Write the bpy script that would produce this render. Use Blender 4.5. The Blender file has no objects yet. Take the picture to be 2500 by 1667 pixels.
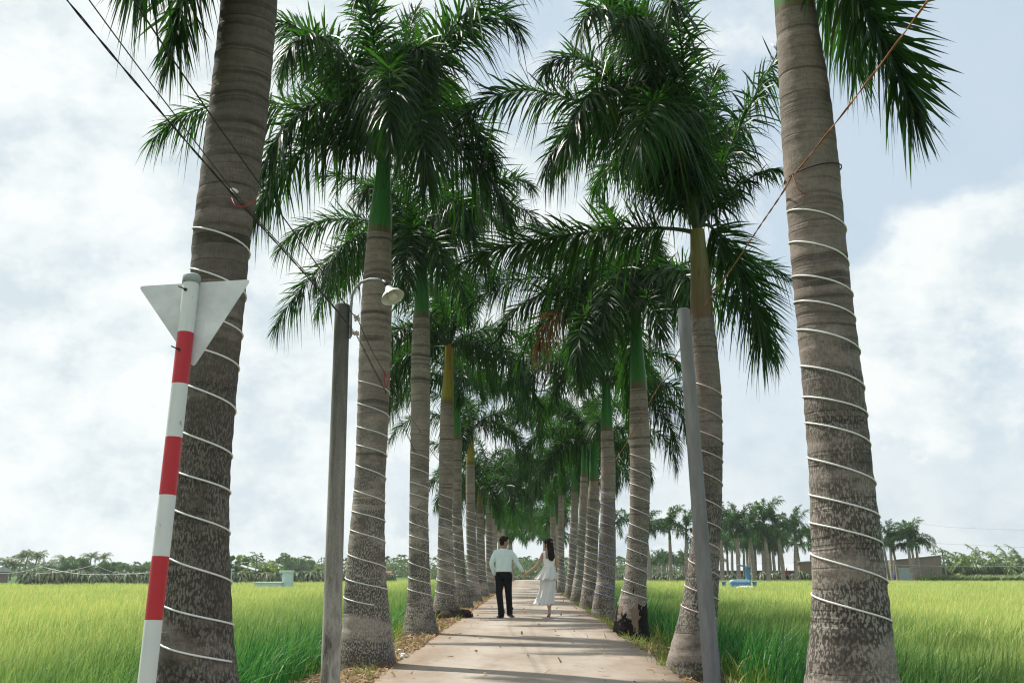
import bpy, math, random
import numpy as np
from mathutils import Vector, Matrix
random.seed(7)
RNG = np.random.default_rng(11)
R = math.radians
scene = bpy.context.scene
COL = scene.collection

# ------------------------------------------------------------------ camera
F = 2431.0                      # focal length in photo pixels (2500 wide)
HC = 1.0                        # eye height
PITCH = math.atan(559.5 / F)
YAW = math.atan(41.0 / F * math.cos(PITCH))
cam_data = bpy.data.cameras.new('camera')
cam_data.sensor_width = 36.0
cam_data.lens = 36.0 * F / 2500.0
cam_data.clip_end = 6000
cam = bpy.data.objects.new('camera', cam_data)
COL.objects.link(cam)
cam.location = (0, 0, HC)
cam.rotation_euler = (math.pi / 2 + PITCH, 0, YAW)
scene.camera = cam
CR = cam.rotation_euler.to_matrix()

def P(px, py, Y):
    """photo pixel -> world point on the plane y = Y"""
    d = CR @ Vector(((px - 1250) / F, (833.5 - py) / F, -1.0))
    return Vector((0, 0, HC)) + d * (Y / d.y)

def KX(px, py, Y, w):
    """width in metres of w photo pixels there"""
    p = P(px, py, Y) - Vector((0, 0, HC))
    depth = -(CR.inverted() @ p).z
    return w * depth / F

# ------------------------------------------------------------------ helpers
def tag(o, label=None, cat=None, group=None, kind=None):
    if label: o['label'] = label
    if cat: o['category'] = cat
    if group: o['group'] = group
    if kind: o['kind'] = kind
    return o

def empty(name, loc=(0, 0, 0), rz=0.0):
    o = bpy.data.objects.new(name, None)
    COL.objects.link(o)
    o.location = loc
    o.rotation_euler = (0, 0, rz)
    o.empty_display_size = 0.2
    return o

def link(name, me, parent=None, loc=None):
    o = bpy.data.objects.new(name, me)
    COL.objects.link(o)
    if parent is not None: o.parent = parent
    if loc is not None: o.location = loc
    return o

def copy_obj(o, parent=None):
    c = o.copy()
    COL.objects.link(c)
    c.parent = parent
    return c

def copy_tree(o):
    c = copy_obj(o)
    for ch in list(o.children):
        d = copy_obj(ch, c)
        for g in list(ch.children):
            copy_obj(g, d)
    return c

def mesh_np(name, verts, quads, mats, smooth=False, matidx=None, attrs=None, uv=None):
    verts = np.asarray(verts, np.float32).reshape(-1, 3)
    quads = np.asarray(quads, np.int32).reshape(-1, 4)
    me = bpy.data.meshes.new(name)
    me.vertices.add(len(verts)); me.vertices.foreach_set('co', verts.ravel())
    me.loops.add(len(quads) * 4); me.loops.foreach_set('vertex_index', quads.ravel())
    me.polygons.add(len(quads))
    me.polygons.foreach_set('loop_start', np.arange(0, len(quads) * 4, 4, dtype=np.int32))
    me.polygons.foreach_set('loop_total', np.full(len(quads), 4, np.int32))
    if smooth: me.polygons.foreach_set('use_smooth', np.ones(len(quads), bool))
    for m in mats: me.materials.append(m)
    if matidx is not None: me.polygons.foreach_set('material_index', np.asarray(matidx, np.int32))
    if attrs:
        for k, v in attrs.items():
            a = me.attributes.new(k, 'FLOAT', 'POINT')
            a.data.foreach_set('value', np.asarray(v, np.float32))
    if uv is not None:
        l = me.uv_layers.new(name='UVMap')
        l.data.foreach_set('uv', np.asarray(uv, np.float32).ravel())
    me.update(calc_edges=True)
    return me

class MB:
    """collects shapes into one mesh"""
    def __init__(s): s.v = []; s.f = []; s.m = []; s.sm = []
    def add(s, vs, fs, m=0, smooth=False):
        b = len(s.v); s.v += [tuple(x) for x in vs]
        for f in fs: s.f.append([i + b for i in f]); s.m.append(m); s.sm.append(smooth)
        return s
    def box(s, c, size, m=0, rot=None):
        hx, hy, hz = size[0] / 2, size[1] / 2, size[2] / 2
        vs = [Vector((x, y, z)) for x in (-hx, hx) for y in (-hy, hy) for z in (-hz, hz)]
        if rot is not None: vs = [rot @ v for v in vs]
        vs = [v + Vector(c) for v in vs]
        return s.add(vs, [(0, 1, 3, 2), (4, 6, 7, 5), (0, 4, 5, 1), (2, 3, 7, 6), (0, 2, 6, 4), (1, 5, 7, 3)], m)
    def tube(s, pts, radii, n=8, m=0, cap=True, smooth=True, ell=None):
        pts = [Vector(p) for p in pts]
        if not hasattr(radii, '__len__'): radii = [radii] * len(pts)
        T0 = (pts[1] - pts[0]).normalized()
        ref = Vector((1, 0, 0)) if abs(T0.x) < 0.8 else Vector((0, 1, 0))
        A = (ref - T0 * ref.dot(T0)).normalized()
        vs = []
        for i, p in enumerate(pts):
            T = (pts[min(i + 1, len(pts) - 1)] - pts[max(i - 1, 0)])
            if T.length < 1e-9: T = T0
            T.normalize()
            A = (A - T * A.dot(T)); A.normalize()
            B = T.cross(A)
            r = radii[i]
            ra, rb = r if hasattr(r, '__len__') else (r, r)
            for k in range(n):
                a = 2 * math.pi * k / n
                vs.append(p + A * (ra * math.cos(a)) + B * (rb * math.sin(a)))
        fs = []
        for i in range(len(pts) - 1):
            for k in range(n):
                k2 = (k + 1) % n
                fs.append((i * n + k, i * n + k2, (i + 1) * n + k2, (i + 1) * n + k))
        s.add(vs, fs, m, smooth)
        if cap:
            b = len(s.v) - len(vs)
            s.f.append([b + k for k in range(n)][::-1]); s.m.append(m); s.sm.append(False)
            e = b + (len(pts) - 1) * n
            s.f.append([e + k for k in range(n)]); s.m.append(m); s.sm.append(False)
        return s
    def lathe(s, prof, n=24, c=(0, 0, 0), m=0, smooth=True, rot=None):
        vs = []
        for r, z in prof:
            for k in range(n):
                a = 2 * math.pi * k / n
                v = Vector((r * math.cos(a), r * math.sin(a), z))
                if rot is not None: v = rot @ v
                vs.append(v + Vector(c))
        fs = []
        for i in range(len(prof) - 1):
            for k in range(n):
                k2 = (k + 1) % n
                fs.append((i * n + k, i * n + k2, (i + 1) * n + k2, (i + 1) * n + k))
        return s.add(vs, fs, m, smooth)
    def ball(s, c, r, m=0, nu=14, nv=9, rot=None):
        rx, ry, rz = r if hasattr(r, '__len__') else (r, r, r)
        vs = []
        for j in range(nv + 1):
            t = math.pi * (0.02 + 0.96 * j / nv)
            for k in range(nu):
                a = 2 * math.pi * k / nu
                v = Vector((rx * math.sin(t) * math.cos(a), ry * math.sin(t) * math.sin(a), rz * math.cos(t)))
                if rot is not None: v = rot @ v
                vs.append(v + Vector(c))
        fs = []
        for j in range(nv):
            for k in range(nu):
                k2 = (k + 1) % nu
                fs.append((j * nu + k, (j + 1) * nu + k, (j + 1) * nu + k2, j * nu + k2))
        fs.append(tuple(range(nu))); fs.append(tuple(range(nv * nu, nv * nu + nu))[::-1])
        return s.add(vs, fs, m, True)
    def mesh(s, name, mats):
        me = bpy.data.meshes.new(name)
        me.from_pydata(s.v, [], s.f)
        for m in (mats if isinstance(mats, (list, tuple)) else [mats]): me.materials.append(m)
        me.polygons.foreach_set('material_index', s.m)
        me.polygons.foreach_set('use_smooth', s.sm)
        me.update()
        return me
    def build(s, name, mats, parent=None, loc=None):
        return link(name, s.mesh(name, mats), parent, loc)

# ------------------------------------------------------------------ materials
class NT:
    def __init__(s, name):
        s.mat = bpy.data.materials.new(name); s.mat.use_nodes = True
        s.t = s.mat.node_tree; s.t.nodes.clear()
        s.out = s.t.nodes.new('ShaderNodeOutputMaterial')
    def n(s, typ, **kw):
        nd = s.t.nodes.new(typ)
        for k, v in kw.items():
            if k == 'ins':
                for a, b in v.items():
                    if isinstance(b, bpy.types.NodeSocket): s.t.links.new(b, nd.inputs[a])
                    else: nd.inputs[a].default_value = b
            else: setattr(nd, k, v)
        return nd
    def l(s, a, b): s.t.links.new(a, b)
    def ramp(s, fac, stops, interp='LINEAR'):
        nd = s.t.nodes.new('ShaderNodeValToRGB'); nd.color_ramp.interpolation = interp
        e = nd.color_ramp.elements
        while len(e) < len(stops): e.new(0.5)
        for i, (p, c) in enumerate(stops):
            e[i].position = p; e[i].color = (c[0], c[1], c[2], 1) if hasattr(c, '__len__') else (c, c, c, 1)
        s.l(fac, nd.inputs[0]); return nd.outputs[0]
    def math(s, op, a, b=None, clamp=False):
        nd = s.t.nodes.new('ShaderNodeMath'); nd.operation = op; nd.use_clamp = clamp
        for i, x in enumerate((a, b)):
            if x is None: continue
            if isinstance(x, bpy.types.NodeSocket): s.l(x, nd.inputs[i])
            else: nd.inputs[i].default_value = x
        return nd.outputs[0]
    def mix(s, f, a, b, blend='MIX'):
        nd = s.t.nodes.new('ShaderNodeMix'); nd.data_type = 'RGBA'; nd.blend_type = blend
        for idx, x in ((0, f), (6, a), (7, b)):
            if isinstance(x, bpy.types.NodeSocket): s.l(x, nd.inputs[idx])
            elif idx == 0: nd.inputs[0].default_value = x
            else: nd.inputs[idx].default_value = (x[0], x[1], x[2], 1)
        return nd.outputs[2]
    def noise(s, vec, scale=1.0, detail=4, rough=0.55, dim='3D'):
        nd = s.n('ShaderNodeTexNoise', noise_dimensions=dim)
        nd.inputs['Scale'].default_value = scale; nd.inputs['Detail'].default_value = detail
        nd.inputs['Roughness'].default_value = rough
        if vec is not None: s.l(vec, nd.inputs['Vector'])
        return nd.outputs[0]
    def vmul(s, vec, xyz, add=None):
        nd = s.n('ShaderNodeVectorMath', operation='MULTIPLY'); s.l(vec, nd.inputs[0]); nd.inputs[1].default_value = xyz
        o = nd.outputs[0]
        if add is not None:
            n2 = s.n('ShaderNodeVectorMath', operation='ADD'); s.l(o, n2.inputs[0]); s.l(add, n2.inputs[1]); o = n2.outputs[0]
        return o
    def bsdf(s, color, rough=0.7, spec=0.3, normal=None, **kw):
        b = s.n('ShaderNodeBsdfPrincipled')
        if isinstance(color, bpy.types.NodeSocket): s.l(color, b.inputs['Base Color'])
        else: b.inputs['Base Color'].default_value = (color[0], color[1], color[2], 1)
        if isinstance(rough, bpy.types.NodeSocket): s.l(rough, b.inputs['Roughness'])
        else: b.inputs['Roughness'].default_value = rough
        b.inputs['Specular IOR Level'].default_value = spec
        for k, v in kw.items(): b.inputs[k.replace('_', ' ')].default_value = v
        if normal is not None: s.l(normal, b.inputs['Normal'])
        return b
    def bump(s, h, strength=0.4, dist=0.01):
        nd = s.n('ShaderNodeBump'); nd.inputs['Strength'].default_value = strength; nd.inputs['Distance'].default_value = dist
        s.l(h, nd.inputs['Height']); return nd.outputs[0]
    def done(s, shader):
        s.l(shader, s.out.inputs['Surface']); return s.mat

def simple(name, c1, c2=None, scale=8.0, rough=0.7, spec=0.3, bump=0.0, stretch=(1, 1, 1), metallic=0.0):
    t = NT(name)
    tc = t.n('ShaderNodeTexCoord').outputs['Object']
    oi = t.n('ShaderNodeObjectInfo').outputs['Random']
    off = t.n('ShaderNodeCombineXYZ', ins={'X': t.math('MULTIPLY', oi, 37.0), 'Y': t.math('MULTIPLY', oi, 11.0)}).outputs[0]
    nz = t.noise(t.vmul(tc, stretch, off), scale, 5, 0.6)
    c2 = c2 or tuple(x * 0.75 for x in c1)
    col = t.ramp(nz, [(0.3, c2), (0.7, c1)])
    nrm = t.bump(nz, bump, 0.01) if bump else None
    b = t.bsdf(col, rough, spec, nrm)
    b.inputs['Metallic'].default_value = metallic
    return t.done(b.outputs[0])

def leaf_mat(name, dark, light, trans, rough=0.4, tfac=0.3, spec=0.5):
    """leaf: per-leaf random attribute rnd, small tint per object, translucent"""
    t = NT(name)
    at = t.n('ShaderNodeAttribute', attribute_name='rnd').outputs['Fac']
    oi = t.n('ShaderNodeObjectInfo').outputs['Random']
    f = t.math('ADD', t.math('MULTIPLY', at, 0.75), t.math('MULTIPLY', oi, 0.25))
    col = t.ramp(f, [(0.05, dark), (0.6, tuple((a + b) / 2 for a, b in zip(dark, light))), (0.9, light), (1.0, (light[0] * 1.5, light[1] * 1.1, light[2]))])
    b = t.bsdf(col, rough, spec)
    if spec < 0.15: col = t.mix(t.ramp(at, [(0.945, 0), (0.97, 1)]), col, (light[0] * 4, light[1] * 1.15, light[2] * 1.5)); t.l(col, b.inputs['Base Color'])
    tr = t.n('ShaderNodeBsdfTranslucent')
    t.l(t.mix(0.35, trans, col), tr.inputs['Color'])
    mx = t.n('ShaderNodeMixShader'); mx.inputs[0].default_value = tfac
    t.l(b.outputs[0], mx.inputs[1]); t.l(tr.outputs[0], mx.inputs[2])
    return t.done(mx.outputs[0])

def trunk_mat(name, rot=False, tone=1.0):
    t = NT(name)
    uv = t.n('ShaderNodeUVMap').outputs[0]
    oi = t.n('ShaderNodeObjectInfo').outputs['Random']
    off = t.n('ShaderNodeCombineXYZ', ins={'X': t.math('MULTIPLY', oi, 91.0), 'Y': t.math('MULTIPLY', oi, 53.0), 'Z': t.math('MULTIPLY', oi, 17.0)}).outputs[0]
    v = t.n('ShaderNodeSeparateXYZ', ins={0: uv}).outputs[1]
    v4 = t.math('DIVIDE', v, 4.0)
    fine = t.noise(t.vmul(uv, (16, 46, 1), off), 1, 6, 0.68)
    fibre = t.noise(t.vmul(uv, (85, 16, 1), off), 1, 4, 0.6)
    blot = t.noise(t.vmul(uv, (3.0, 1.6, 1), off), 1, 5, 0.6)
    base = t.ramp(fine, [(0.3, (0.185, 0.15, 0.125)), (0.52, (0.33, 0.274, 0.232)), (0.75, (0.465, 0.395, 0.34))])
    base = t.mix(0.35, base, t.ramp(fibre, [(0.3, (0.155, 0.125, 0.104)), (0.7, (0.49, 0.415, 0.358))]))
    base = t.mix(t.ramp(blot, [(0.35, 0.0), (0.65, 0.5)]), base, (0.22, 0.187, 0.162))
    # leaf-scar rings: level stripes at uneven spacing, broken round the trunk
    wob = t.math('MULTIPLY', t.math('SUBTRACT', t.noise(t.vmul(uv, (1.6, 1.2, 1), off), 1, 3, 0.5), 0.5), 0.1)
    vw = t.math('ADD', v, wob)
    vv = t.n('ShaderNodeCombineXYZ', ins={'X': t.math('MULTIPLY', oi, 61.0), 'Y': t.math('MULTIPLY', vw, 9.5)}).outputs[0]
    rn = t.noise(vv, 1, 3, 0.6, '2D')
    brk = t.ramp(t.noise(t.vmul(uv, (2.4, 5.0, 1), off), 1, 3, 0.6), [(0.36, 0.25), (0.58, 1.0)])
    dark = t.ramp(rn, [(0.3, 1), (0.37, 0.8), (0.43, 0)])
    base = t.mix(t.math('MULTIPLY', t.math('MULTIPLY', dark, brk), 0.68), base, (0.032, 0.028, 0.025))
    vv2 = t.n('ShaderNodeCombineXYZ', ins={'X': t.math('MULTIPLY', oi, 23.0), 'Y': t.math('MULTIPLY', vw, 26.0)}).outputs[0]
    rn2 = t.noise(vv2, 1, 2, 0.5, '2D')
    thin = t.ramp(rn2, [(0.33, 1), (0.4, 0)])
    upper = t.ramp(v4, [(0.3, 0.25), (0.75, 0.85), (1.0, 1.0)])
    base = t.mix(t.math('MULTIPLY', t.math('MULTIPLY', thin, brk), t.math('MULTIPLY', upper, 0.5)), base, (0.04, 0.033, 0.028))
    pale = t.ramp(rn2, [(0.6, 0), (0.66, 1)])
    base = t.mix(t.math('MULTIPLY', t.math('MULTIPLY', pale, brk), t.math('MULTIPLY', upper, 0.4)), base, (0.44, 0.36, 0.295))
    # dark weathered bands, lower part
    band = t.noise(t.vmul(uv, (1.3, 2.6, 1), off), 1, 5, 0.65)
    bm = t.ramp(band, [(0.38, 0), (0.5, 1)])
    low = t.ramp(v4, [(0.05, 1.0), (0.5, 0.8), (0.85, 0.25)])
    base = t.mix(t.math('MULTIPLY', t.math('MULTIPLY', bm, low), 0.85), base, (0.045, 0.041, 0.034))
    # lichen flecks on the lower trunk
    li = t.noise(t.vmul(uv, (85, 36, 1), off), 1, 3, 0.55)
    lp = t.noise(t.vmul(uv, (4.0, 2.6, 1), off), 1, 4, 0.6)
    lmask = t.math('MULTIPLY', t.ramp(li, [(0.5, 0), (0.55, 1)]), t.ramp(lp, [(0.33, 0.15), (0.52, 1)]))
    lh = t.ramp(v4, [(0.0, 0.9), (0.4, 0.75), (0.72, 0.15), (0.85, 0)])
    base = t.mix(t.math('MULTIPLY', lmask, lh), base, (0.38, 0.36, 0.31))
    # mud splashed foot
    mud = t.ramp(t.math('ADD', v, t.math('MULTIPLY', blot, 0.25)), [(0.14, 0.75), (0.4, 0)])
    base = t.mix(mud, base, (0.085, 0.065, 0.05))
    if rot:
        rp = t.noise(t.vmul(uv, (5.5, 2.4, 1)), 1, 4, 0.62)
        mm = t.math('ADD', t.math('MULTIPLY', rp, 1.5), t.math('MULTIPLY', t.math('SUBTRACT', 1.0, t.math('DIVIDE', v, 1.05)), 0.5))
        base = t.mix(t.ramp(mm, [(0.94, 0), (0.97, 1)]), base, (0.2, 0.15, 0.105))
        hole = t.math('ADD', t.math('MULTIPLY', t.noise(t.vmul(uv, (6.5, 1.9, 1)), 1.2, 3, 0.6), 1.5), t.math('MULTIPLY', t.math('SUBTRACT', 1.0, t.math('DIVIDE', v, 1.0)), 0.62))
        base = t.mix(t.ramp(hole, [(0.99, 0), (1.0, 1)]), base, (0.01, 0.008, 0.007))
    if tone != 1.0: base = t.mix(1.0, base, (tone, tone, tone), 'MULTIPLY')
    h = t.math('ADD', t.math('ADD', t.math('MULTIPLY', fine, 0.5), t.math('MULTIPLY', li, 0.4)), t.math('MULTIPLY', dark, -0.7))
    b = t.bsdf(base, 0.85, 0.2, t.bump(h, 0.6, 0.012))
    return t.done(b.outputs[0])

def shaft_mat(name, c_low, c_top):
    t = NT(name)
    uv = t.n('ShaderNodeUVMap').outputs[0]
    v = t.n('ShaderNodeSeparateXYZ', ins={0: uv}).outputs[1]
    oi = t.n('ShaderNodeObjectInfo').outputs['Random']
    off = t.n('ShaderNodeCombineXYZ', ins={'X': t.math('MULTIPLY', oi, 31.0)}).outputs[0]
    nz = t.noise(t.vmul(uv, (22, 1.2, 1), off), 1, 4, 0.55)
    col = t.mix(t.ramp(v, [(0.05, 0), (0.9, 1)]), c_low, c_top)
    col = t.mix(t.ramp(nz, [(0.35, 0.0), (0.7, 0.45)]), col, tuple(x * 0.55 for x in c_top))
    rim = t.noise(t.vmul(uv, (14, 3, 1), off), 1, 3, 0.6)
    col = t.mix(t.ramp(t.math('SUBTRACT', v, t.math('MULTIPLY', rim, 0.1)), [(0.0, 0.85), (0.03, 0.5), (0.09, 0)]), col, (0.15, 0.095, 0.06))
    seam = t.noise(t.vmul(uv, (5, 0.8, 1), off), 1, 2, 0.5)
    col = t.mix(t.ramp(t.math('ABSOLUTE', t.math('SUBTRACT', seam, 0.5)), [(0.0, 0.55), (0.02, 0)]), col, (0.025, 0.05, 0.015))
    sp = t.noise(t.vmul(uv, (9, 9, 1), off), 1, 5, 0.7)
    col = t.mix(t.ramp(sp, [(0.62, 0.0), (0.72, 0.5)]), col, (0.16, 0.11, 0.05))
    b = t.bsdf(col, 0.4, 0.2)
    return t.done(b.outputs[0])

M = {}
M['trunk'] = trunk_mat('palm_bark')
M['trunk_dark'] = trunk_mat('palm_bark_dark', False, 0.52)
M['trunk_mid'] = trunk_mat('palm_bark_brown', False, 0.76)
M['trunk_rot'] = trunk_mat('palm_bark_hollow', True)
M['trunk_far'] = simple('palm_bark_distant', (0.4, 0.35, 0.3), (0.2, 0.17, 0.145), 2.5, 0.85, 0.2, 0.2, (0.6, 0.6, 5))
M['shaft_green'] = shaft_mat('crownshaft_green', (0.05, 0.2, 0.035), (0.025, 0.17, 0.028))
M['shaft_yellow'] = shaft_mat('crownshaft_yellow', (0.26, 0.26, 0.03), (0.46, 0.29, 0.04))
M['shaft_brown'] = shaft_mat('crownshaft_brown', (0.14, 0.085, 0.05), (0.2, 0.19, 0.06))
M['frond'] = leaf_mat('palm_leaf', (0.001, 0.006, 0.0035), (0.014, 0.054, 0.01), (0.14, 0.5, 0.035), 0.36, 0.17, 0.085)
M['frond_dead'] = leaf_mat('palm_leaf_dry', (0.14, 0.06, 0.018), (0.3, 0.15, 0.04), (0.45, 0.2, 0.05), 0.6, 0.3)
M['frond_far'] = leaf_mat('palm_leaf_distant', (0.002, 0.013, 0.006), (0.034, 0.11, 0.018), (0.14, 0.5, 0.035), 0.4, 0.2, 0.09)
M['coco'] = leaf_mat('coconut_leaf', (0.04, 0.1, 0.03), (0.24, 0.3, 0.08), (0.2, 0.36, 0.06), 0.45, 0.25)
M['rachis'] = simple('palm_rachis', (0.045, 0.085, 0.022), (0.028, 0.055, 0.015), 6, 0.5)
M['bush'] = leaf_mat('broad_leaf', (0.03, 0.09, 0.022), (0.1, 0.2, 0.035), (0.15, 0.36, 0.05), 0.45, 0.25)
M['bush_light'] = leaf_mat('broad_leaf_pale', (0.09, 0.17, 0.03), (0.22, 0.3, 0.05), (0.3, 0.45, 0.06), 0.45, 0.3)
M['cactus'] = leaf_mat('dragon_fruit_stem', (0.05, 0.11, 0.045), (0.42, 0.44, 0.28), (0.1, 0.2, 0.05), 0.45, 0.08)
M['bark_far'] = simple('plain_bark', (0.24, 0.2, 0.165), (0.15, 0.125, 0.1), 12, 0.85)
M['rope'] = {}
for k, c in {'white': (0.78, 0.8, 0.78), 'purple': (0.42, 0.4, 0.78), 'green': (0.4, 0.74, 0.56), 'pink': (0.72, 0.56, 0.55)}.items():
    M['rope'][k] = simple('rope_' + k, c, tuple(x * 0.85 for x in c), 40, 0.35, 0.5)

def concrete_path():
    t = NT('path_concrete')
    tc = t.n('ShaderNodeTexCoord').outputs['Object']
    big = t.noise(t.vmul(tc, (0.7, 0.35, 1)), 1.0, 6, 0.6)
    fine = t.noise(tc, 60, 6, 0.7)
    mid = t.noise(t.vmul(tc, (3, 1.1, 1)), 1, 5, 0.65)
    col = t.ramp(big, [(0.3, (0.225, 0.18, 0.135)), (0.55, (0.335, 0.286, 0.232)), (0.75, (0.4, 0.358, 0.305))])
    col = t.mix(t.ramp(mid, [(0.5, 0), (0.7, 0.7)]), col, (0.21, 0.15, 0.095))
    tx = t.math('ABSOLUTE', t.math('SUBTRACT', t.math('ABSOLUTE', t.n('ShaderNodeSeparateXYZ', ins={0: tc}).outputs[0]), 0.62))
    trk = t.math('MULTIPLY', t.ramp(t.math('ADD', tx, t.math('MULTIPLY', t.math('SUBTRACT', mid, 0.5), 0.25)), [(0.05, 1), (0.28, 0)]), t.ramp(big, [(0.35, 0.1), (0.6, 0.3)]))
    col = t.mix(trk, col, (0.5, 0.46, 0.41))
    # dust drifting in from both edges
    x = t.math('ABSOLUTE', t.n('ShaderNodeSeparateXYZ', ins={0: tc}).outputs[0])
    ed = t.math('ADD', x, t.math('MULTIPLY', t.math('SUBTRACT', mid, 0.5), 0.9))
    col = t.mix(t.ramp(t.math('DIVIDE', ed, 1.5), [(0.6, 0), (1.0, 0.9)]), col, (0.2, 0.135, 0.085))
    col = t.mix(0.25, col, t.ramp(fine, [(0.3, (0.2, 0.165, 0.13)), (0.7, (0.42, 0.38, 0.335))]))
    vo = t.n('ShaderNodeTexVoronoi', feature='DISTANCE_TO_EDGE'); vo.inputs['Scale'].default_value = 0.55
    t.l(t.vmul(tc, (1, 0.8, 1)), vo.inputs['Vector'])
    wob = t.math('ADD', vo.outputs['Distance'], t.math('MULTIPLY', t.math('SUBTRACT', t.noise(tc, 9, 4), 0.5), 0.02))
    crack = t.math('MULTIPLY', t.ramp(wob, [(0.0, 1), (0.008, 0)]), t.ramp(big, [(0.45, 0), (0.6, 1)]))
    col = t.mix(t.math('MULTIPLY', crack, 0.4), col, (0.14, 0.11, 0.085))
    b = t.bsdf(col, 0.85, 0.2, t.bump(t.math('ADD', fine, mid), 0.3, 0.006))
    return t.done(b.outputs[0])
M['path'] = concrete_path()

def ground_mat():
    t = NT('ground_soil')
    tc = t.n('ShaderNodeTexCoord').outputs['Object']
    nz = t.noise(tc, 5, 6, 0.65); n2 = t.noise(tc, 45, 5, 0.7); n3 = t.noise(tc, 1.2, 4, 0.6)
    soil = t.ramp(nz, [(0.3, (0.1, 0.068, 0.043)), (0.55, (0.23, 0.165, 0.105)), (0.75, (0.34, 0.255, 0.17))])
    soil = t.mix(0.4, soil, t.ramp(n2, [(0.35, (0.06, 0.04, 0.025)), (0.65, (0.42, 0.32, 0.2))]))
    green = t.ramp(nz, [(0.3, (0.03, 0.075, 0.018)), (0.7, (0.09, 0.17, 0.035))])
    sx = t.n('ShaderNodeSeparateXYZ', ins={0: tc})
    ax = t.math('ABSOLUTE', sx.outputs[0])
    g = t.ramp(t.math('ADD', t.math('DIVIDE', ax, 4.0), t.math('MULTIPLY', t.math('SUBTRACT', n3, 0.5), 0.5)), [(0.5, 0), (0.68, 1)])
    yy = t.ramp(t.math('DIVIDE', sx.outputs[1], 200.0), [(0.585, 0), (0.595, 1)])
    col = t.mix(t.math('MAXIMUM', g, yy), soil, green)
    b = t.bsdf(col, 0.95, 0.1, t.bump(t.math('ADD', nz, n2), 0.8, 0.02))
    return t.done(b.outputs[0])
M['ground'] = ground_mat()

def rice_mat():
    t = NT('rice_blade')
    at = t.n('ShaderNodeAttribute', attribute_name='rnd').outputs['Fac']
    hg = t.n('ShaderNodeAttribute', attribute_name='along').outputs['Fac']
    tc = t.n('ShaderNodeTexCoord').outputs['Object']
    patch = t.noise(t.vmul(tc, (0.35, 0.12, 0)), 1, 4, 0.6)
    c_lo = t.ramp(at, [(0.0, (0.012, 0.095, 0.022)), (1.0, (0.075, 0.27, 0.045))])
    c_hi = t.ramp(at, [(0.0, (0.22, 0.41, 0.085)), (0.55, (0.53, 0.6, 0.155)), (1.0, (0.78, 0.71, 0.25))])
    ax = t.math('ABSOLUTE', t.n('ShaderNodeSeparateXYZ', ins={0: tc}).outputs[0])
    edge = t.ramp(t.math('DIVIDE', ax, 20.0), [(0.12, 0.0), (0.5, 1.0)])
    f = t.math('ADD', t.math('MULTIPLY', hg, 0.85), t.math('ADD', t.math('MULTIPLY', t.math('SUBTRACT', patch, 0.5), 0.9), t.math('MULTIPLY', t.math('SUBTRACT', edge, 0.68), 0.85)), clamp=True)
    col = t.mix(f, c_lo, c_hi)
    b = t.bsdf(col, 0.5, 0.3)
    tr = t.n('ShaderNodeBsdfTranslucent'); t.l(col, tr.inputs['Color'])
    mx = t.n('ShaderNodeMixShader'); mx.inputs[0].default_value = 0.4
    t.l(b.outputs[0], mx.inputs[1]); t.l(tr.outputs[0], mx.inputs[2])
    return t.done(mx.outputs[0])
M['rice'] = rice_mat()
M['litter'] = leaf_mat('dry_litter', (0.16, 0.095, 0.05), (0.46, 0.33, 0.18), (0.4, 0.28, 0.14), 0.7, 0.15, 0.2)
M['grass'] = leaf_mat('verge_grass', (0.05, 0.12, 0.02), (0.25, 0.28, 0.06), (0.3, 0.4, 0.06), 0.5, 0.3, 0.2)
def lamp_post_mat():
    t = NT('weathered_post')
    tc = t.n('ShaderNodeTexCoord').outputs['Object']
    z = t.n('ShaderNodeSeparateXYZ', ins={0: tc}).outputs[2]
    st = t.noise(t.vmul(tc, (22, 22, 1.6)), 1, 5, 0.65); bl = t.noise(t.vmul(tc, (9, 9, 2.4)), 1, 5, 0.6); fi = t.noise(tc, 70, 4, 0.7)
    col = t.ramp(st, [(0.32, (0.12, 0.113, 0.098)), (0.5, (0.235, 0.225, 0.2)), (0.7, (0.34, 0.33, 0.3))])
    col = t.mix(0.25, col, t.ramp(fi, [(0.35, (0.1, 0.095, 0.085)), (0.65, (0.4, 0.385, 0.35))]))
    top = t.ramp(t.math('ADD', t.math('DIVIDE', z, 3.5), t.math('MULTIPLY', t.math('SUBTRACT', bl, 0.5), 0.5)), [(0.55, 0), (1.0, 0.9)])
    col = t.mix(top, col, (0.042, 0.042, 0.032))
    low = t.ramp(t.math('DIVIDE', z, 3.5), [(0.08, 1), (0.45, 0)])
    col = t.mix(t.math('MULTIPLY', low, t.ramp(bl, [(0.46, 0), (0.52, 0.85)])), col, (0.43, 0.415, 0.375))
    col = t.mix(t.math('MULTIPLY', low, t.ramp(bl, [(0.36, 0.9), (0.41, 0)])), col, (0.055, 0.045, 0.036))
    return t.done(t.bsdf(col, 0.85, 0.2, t.bump(t.math('ADD', st, bl), 0.5, 0.01)).outputs[0])
M['pole_wood'] = lamp_post_mat()
M['pole_concrete'] = simple('pole_concrete', (0.25, 0.252, 0.252), (0.165, 0.166, 0.166), 5, 0.75, 0.25, 0.2, (3, 3, 0.6))
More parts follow.
